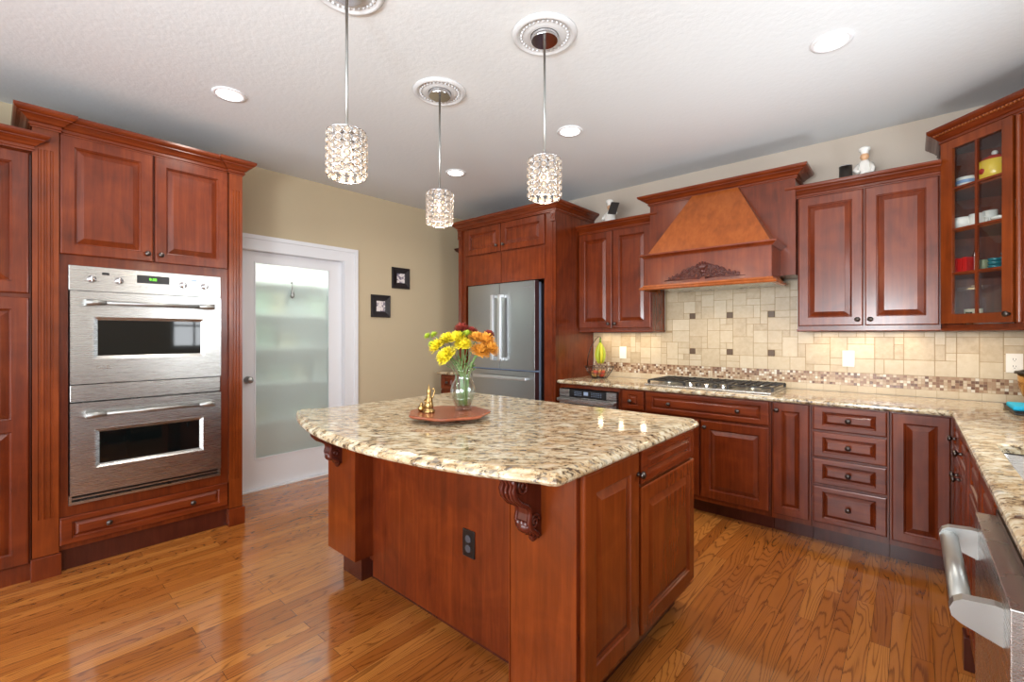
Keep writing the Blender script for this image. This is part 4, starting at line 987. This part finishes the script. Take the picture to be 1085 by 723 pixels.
# ---------------------------------------------------------------- things in the glass cabinet (s along the door, d behind it)
def inside(s_, d_, z):
    s_ -= .86*d_                                   # seen at a slant through the door
    return (.137+(s_+d_)*cr, 3.745+(d_-s_)*cr, z+.001)
def ware(name, label, cat, s_, d_, z, prof, mat, group=None, extra=None, n=24):
    o = thing(name, label, cat, inside(s_, d_, z), -45, group); m = MB(); m.lathe((0, 0, 0), prof, n, cap=True); b_ = m.build('bowl' if cat == 'bowl' else 'vessel', mat, o)
    if extra: extra(o)
    return o
z1, z2, z3 = [z+.008 for z in SHZ]; z0_ = 1.384
def band(mat, r_, h0, h1):
    def f(o):
        m = MB(); m.lathe((0, 0, 0), [(r_, h0), (r_, h1)], 24, cap=False); m.build('painted_band', mat, o)
    return f
ware('bowl', 'blue and white patterned bowl on the top shelf of the glass cabinet', 'bowl', .14, .09, z3, [(.03, 0), (.034, .006), (.046, .03), (.048, .062), (.044, .062), (.04, .02), (.0001, .012)], GLZ, None, band(BLUEGL, .0488, .026, .045))
def jar_extra(o):
    m = MB(); m.lathe((0, 0, .118), [(.062, 0), (.060, .008), (.04, .024), (.014, .032), (.0001, .033)], 24); m.build('lid', REDJ, o)
    m = MB(); m.ball((0, 0, .162), .014, 12); m.build('lid_knob', GLZ, o)
    m = MB()
    for dx, dz in ((-.034, .052), (-.004, .056)): m.ball((dx, -.0765+abs(dx)*.35, dz), .017, 12, 1, .35, 1)
    m.build('painted_apples', REDJ, o)
ware('cookie_jar', 'yellow jar with a red lid on the top shelf of the glass cabinet', 'jar', .285, .12, z3, [(.055, 0), (.07, .01), (.078, .05), (.076, .09), (.064, .118)], YELJ, None, jar_extra)
def cup_handle(o):
    m = MB(); m.tube([(.034, 0, .05), (.052, 0, .045), (.052, 0, .022), (.034, 0, .016)], .004, 8); m.build('handle', GLZ, o)
ware('bowl', 'round cream bowl at the left of the second shelf of the glass cabinet', 'bowl', .115, .07, z2, [(.025, 0), (.042, .018), (.046, .045), (.04, .068), (.036, .068), (.0001, .06)], GLZ)
ware('cup', 'white patterned cup in the middle of the second shelf of the glass cabinet', 'cup', .195, .09, z2, [(.027, 0), (.034, .01), (.036, .075), (.033, .075), (.03, .01), (.0001, .008)], GLZ, None, cup_handle)
ware('cup', 'white cup just right of the middle bar on the second shelf of the glass cabinet', 'cup', .262, .13, z2, [(.024, 0), (.03, .01), (.032, .085), (.029, .085), (.026, .01), (.0001, .008)], GLZ, None, cup_handle)
ware('plate', 'shallow white dish at the right of the second shelf of the glass cabinet', 'plate', .325, .055, z2, [(.03, 0), (.045, .008), (.052, .018), (.049, .018), (.0001, .008)], GLZ)
o = thing('platter', 'white platter leaning upright at the right end of the second shelf', 'plate', inside(.40, .16, z2), -45); m = MB(); m.M = Matrix.Translation((0, 0, .065)) @ Matrix.Rotation(R(75), 4, 'X'); m.lathe((0, 0, 0), [(.0001, 0), (.04, .001), (.062, .008), (.062, .011), (.0001, .004)], 24, cap=False); m.build('dish', GLZ, o)
for i in range(3):
    o = tag(B(-.012, .012, -.03, .03, 0, .085-.004*(i == 1), .002).build('spice_tin', REDT, loc=inside(.095+.028*i, .06+.0*i, z1), rot=(0, 0, R(-45))), ['leftmost red spice tin on the third shelf of the glass cabinet', 'middle red spice tin on the third shelf of the glass cabinet', 'rightmost red spice tin beside the glass bottle in the cabinet'][i], 'tin', 'red spice tins')
ware('glass_bottle', 'clear glass bottle with a silver cap beside the red tins', 'bottle', .19, .075, z1, [(.014, 0), (.015, .1), (.008, .12), (.008, .13)], CHROME)
ware('jar', 'small green-grey jar on the third shelf behind the middle bar', 'jar', .232, .12, z1, [(.022, 0), (.024, .06), (.018, .065)], plain('sage_glaze', (130, 140, 110), .4))
for s_, lab, n_ in ((.285, 'left', 3), (.35, 'right', 4)):
    for k_ in range(n_):
        words = ['lowest', 'second', 'third', 'topmost'][k_] if n_ == 4 else ['lowest', 'middle', 'topmost'][k_]
        ware('bowl', '%s teal bowl in the %s stack on the third shelf' % (words, lab), 'bowl', s_, .075, z1+k_*.020, [(.018, 0), (.026, .004), (.031, .018), (.029, .0185), (.024, .009), (.0001, .0075)], TEAL, 'teal bowls in the glass cabinet')
tag(B(-.045, .045, -.004, .012, 0, .09).build('card', PAPER, loc=inside(.17, .12, z0_), rot=(0, 0, R(-45))), 'cream card standing at the bottom left of the glass cabinet', 'card')
ware('jar', 'small dark glass jar in front of the cream card in the cabinet', 'jar', .15, .075, z0_, [(.018, 0), (.02, .05), (.014, .06), (.014, .07)], plain('dark_jar', (70, 70, 50), .2))
tag(B(-.055, .055, -.04, .04, 0, .035, .003).build('box', plain('pale_box', (200, 225, 230), .5), loc=inside(.29, .08, z0_), rot=(0, 0, R(-45))), 'pale blue box lying at the bottom right of the glass cabinet', 'box')
tag(B(-.03, .03, -.02, .02, 0, .018, .003).build('box', TEAL, loc=inside(.245, .08, z0_+.036), rot=(0, 0, R(-45))), 'small teal box on top of the pale blue box in the cabinet', 'box')

# ---------------------------------------------------------------- right counter corner
mt_ = thing('serving_tray', 'black tray on the worktop in the right corner', 'tray', (.545, 3.62, .9155))
m = MB(); m.box(-.15, .15, -.19, .19, 0, .008, .003); m.build('tray_base', IRON, mt_)
m = MB(); m.sweep([(-.15, -.19), (.15, -.19), (.15, .19), (-.15, .19)], [(0, .008), (.003, .018), (0, .018), (-.004, .008)], True, cap=False); m.build('rim', IRON, mt_)
tag(B(-.145, .1, -.13, .10, 0, .024, .008).build('folded_cloth', TURQ, loc=(.545, 3.66, .925)), 'bright turquoise folded cloth lying on the black tray', 'cloth')
kt = thing('mixing_bowl', 'brass-coloured bowl with a dark rim at the right edge of the worktop', 'bowl', (.565, 3.895, .9155))
m = MB(); m.lathe((0, 0, 0), [(.05, 0), (.055, .007), (.05, .016), (.088, .06), (.105, .12), (.108, .185), (.104, .185), (.1, .12), (.08, .06), (.0001, .03)], 32); m.build('bowl', plain('warm_brass', (206, 160, 96), .18, .9), kt)
m = MB(); m.lathe((0, 0, .186), [(.100, 0), (.120, .0), (.118, .012), (.098, .016)], 32, cap=False); m.build('rim', IRON, kt)
sd = thing('soap_dish', 'small clear glass dish on the worktop behind the sink', 'dish', (.50, 3.25, .9155))
m = MB(); m.lathe((0, 0, 0), [(.05, 0), (.06, .006), (.062, .014), (.057, .014), (.05, .006), (.0001, .005)], 28, sx=1.3, sy=.7); m.build('dish', VASEG, sd)

# ---------------------------------------------------------------- pendants and can lights
def pendant(X, Y, label, first=None):
    if first: return dup(first, (X, Y, 0), label)
    o = thing('pendant_light', label, 'pendant lamp', (X, Y, 0), 0, 'crystal pendant lamps over the island')
    m = MB(); m.lathe((0, 0, ZC-.001), [(.062, -.030), (.064, -.026), (.064, 0)], 32); m.build('canopy', CHROME, o)
    m = MB(); m.tube([(0, 0, 2.168), (0, 0, ZC-.028)], .006, 10); m.build('stem_rod', SATIN, o)
    zt, zb, r_ = 2.150, 1.966, .074
    m = MB(); m.lathe((0, 0, zt), [(.0001, .002), (.03, .002), (.030, .016), (.018, .022), (.012, .026), (.0001, .026)], 20, cap=False)
    for z in (zt, zb): m.tube([(r_*math.cos(2*PI*i/32), r_*math.sin(2*PI*i/32), z) for i in range(32)], .0026, 6, closed=True)
    for i in range(8): a = 2*PI*i/8; m.tube([(r_*math.cos(a), r_*math.sin(a), zt), (.012*math.cos(a), .012*math.sin(a), zt+.004)], .002, 5)
    n, rows = 13, 6; hs = (zt-zb)/rows
    for k_ in range(rows):
        for i in range(n):
            a = 2*PI*i/n; z = zb+hs*(k_+.5); c = (r_*math.cos(a), r_*math.sin(a), z)
            # bezel ring around each crystal
            tx, ty = -math.sin(a), math.cos(a)
            m.tube([(c[0]+tx*.0156*math.cos(q), c[1]+ty*.0156*math.cos(q), z+.0148*math.sin(q)) for q in [2*PI*j/12 for j in range(12)]], .0014, 4, closed=True)
    m.build('shade_frame', CHROME, o)
    m = MB()
    for k_ in range(rows):
        for i in range(n):
            a = 2*PI*i/n; z = zb+hs*(k_+.5); M = Matrix.Translation((r_*math.cos(a), r_*math.sin(a), z)) @ Matrix.Rotation(a, 4, 'Z'); m.M = M
            vs = []; fs = []
            for rr, xx in ((.007, -.008), (.0146, 0), (.007, .008)):
                for j in range(8): q = 2*PI*j/8; vs.append((xx, rr*math.cos(q), rr*math.sin(q)))
            for L in range(2):
                for j in range(8): j2 = (j+1) % 8; fs.append((L*8+j, L*8+j2, L*8+8+j2, L*8+8+j))
            fs += [tuple(range(8))[::-1], tuple(range(16, 24))]; m.add(vs, fs)
    m.M = Matrix(); m.build('crystal_shade', CRYST, o)
    m = MB(); m.cyl((0, 0, 2.105), .014, .045, 14); m.build('socket', CHROME, o)
    m = MB(); m.lathe((0, 0, 2.035), [(.0001, 0), (.014, .006), (.021, .02), (.022, .034), (.016, .055), (.012, .07)], 18); m.build('bulb', BULB, o)
    return o
PEN = [(-2.068, 1.722, 'crystal pendant lamp farthest from the camera, nearest the refrigerator'), (-1.304, 1.722, 'crystal pendant lamp on the right, in front of the hood side'), (-1.735, .957, 'crystal pendant lamp nearest the camera, left of the other two')]
p0 = pendant(*PEN[0])
for a in PEN[1:]: pendant(*a, first=p0)
for X, Y, l_ in PEN:
    l = bpy.data.lights.new('pendant_glow', 'POINT'); l.energy = 3; l.color = (1, .82, .62); l.shadow_soft_size = .03
    lo = bpy.data.objects.new('pendant_glow', l); COL.objects.link(lo); lo.location = (X, Y, 1.93)
def medallion(X, Y, label):
    o = thing('ceiling_medallion', label, 'ceiling medallion', (X, Y, ZC), 0, 'plaster medallions above the pendant lamps')
    m = MB(); m.lathe((0, 0, -.0005), [(.066, -.010), (.09, -.012), (.098, -.006), (.122, -.006), (.128, -.014), (.138, -.016), (.146, -.010), (.152, -.004), (.154, 0), (.066, 0), (.066, -.010)], 56, cap=False); m.build('plaster_ring', PLASTER, o)
    m = MB()
    for i in range(32): a = 2*PI*i/32; m.ball((.110*math.cos(a), .110*math.sin(a), -.008), .0065, 8)
    m.build('bead_ring', PLASTER, o); return o
md = medallion(PEN[0][0], PEN[0][1], 'white plaster ceiling medallion above the farthest pendant lamp')
dup(md, (PEN[1][0], PEN[1][1], ZC), 'white plaster ceiling medallion above the right-hand pendant lamp')
dup(md, (PEN[2][0], PEN[2][1], ZC), 'white plaster ceiling medallion above the nearest pendant lamp')
def can(X, Y, label, first=None):
    area('can_beam', (X, Y, ZC-.02), (0, 0, 0), .13, .13, 8, (1, .93, .84), 150, 'DISK')
    if first: return dup(first, (X, Y, ZC), label)
    o = thing('recessed_light', label, 'ceiling light', (X, Y, ZC), 0, 'recessed ceiling lights')
    m = MB(); m.lathe((0, 0, -.001), [(.088, 0), (.087, -.005), (.070, -.007), (.066, -.003), (.066, 0)], 36, cap=False); m.build('trim_ring', WHITE, o)
    m = MB(); m.lathe((0, 0, -.004), [(.0001, -.001), (.067, 0), (.067, .003)], 32, cap=False); m.build('lens', CANL, o); return o
c0_ = can(-3.024, .925, 'recessed ceiling light above the double oven')
can(-1.787, 2.653, 'recessed ceiling light between the right pendant and the hood', c0_)
can(-2.996, 2.675, 'recessed ceiling light nearest the refrigerator', c0_)
can(-.291, 2.674, 'recessed ceiling light at the upper right of the photo', c0_)
can(-.6, .3, 'recessed ceiling light above the camera, out of view', c0_)
can(-2.9, -1.2, 'recessed ceiling light behind the camera', c0_)
# under-cabinet and hood lamps (warm)
WARM = (1, .8, .56)
for x, y in ((-2.27, 3.9), (-2.05, 3.9), (-1.83, 3.9), (-.46, 3.9), (-.24, 3.9), (-.02, 3.9), (.30, 3.84), (.52, 3.7)):
    area('undercabinet_puck', (x, y, 1.356), (0, 0, 0), .05, .05, .55, WARM, 170, 'DISK')
for x in (-.15, .2): area('hood_beam', (-1.1435+x, 3.51, 1.685), (0, 0, 0), .05, .05, 2.2, WARM, 150, 'DISK')
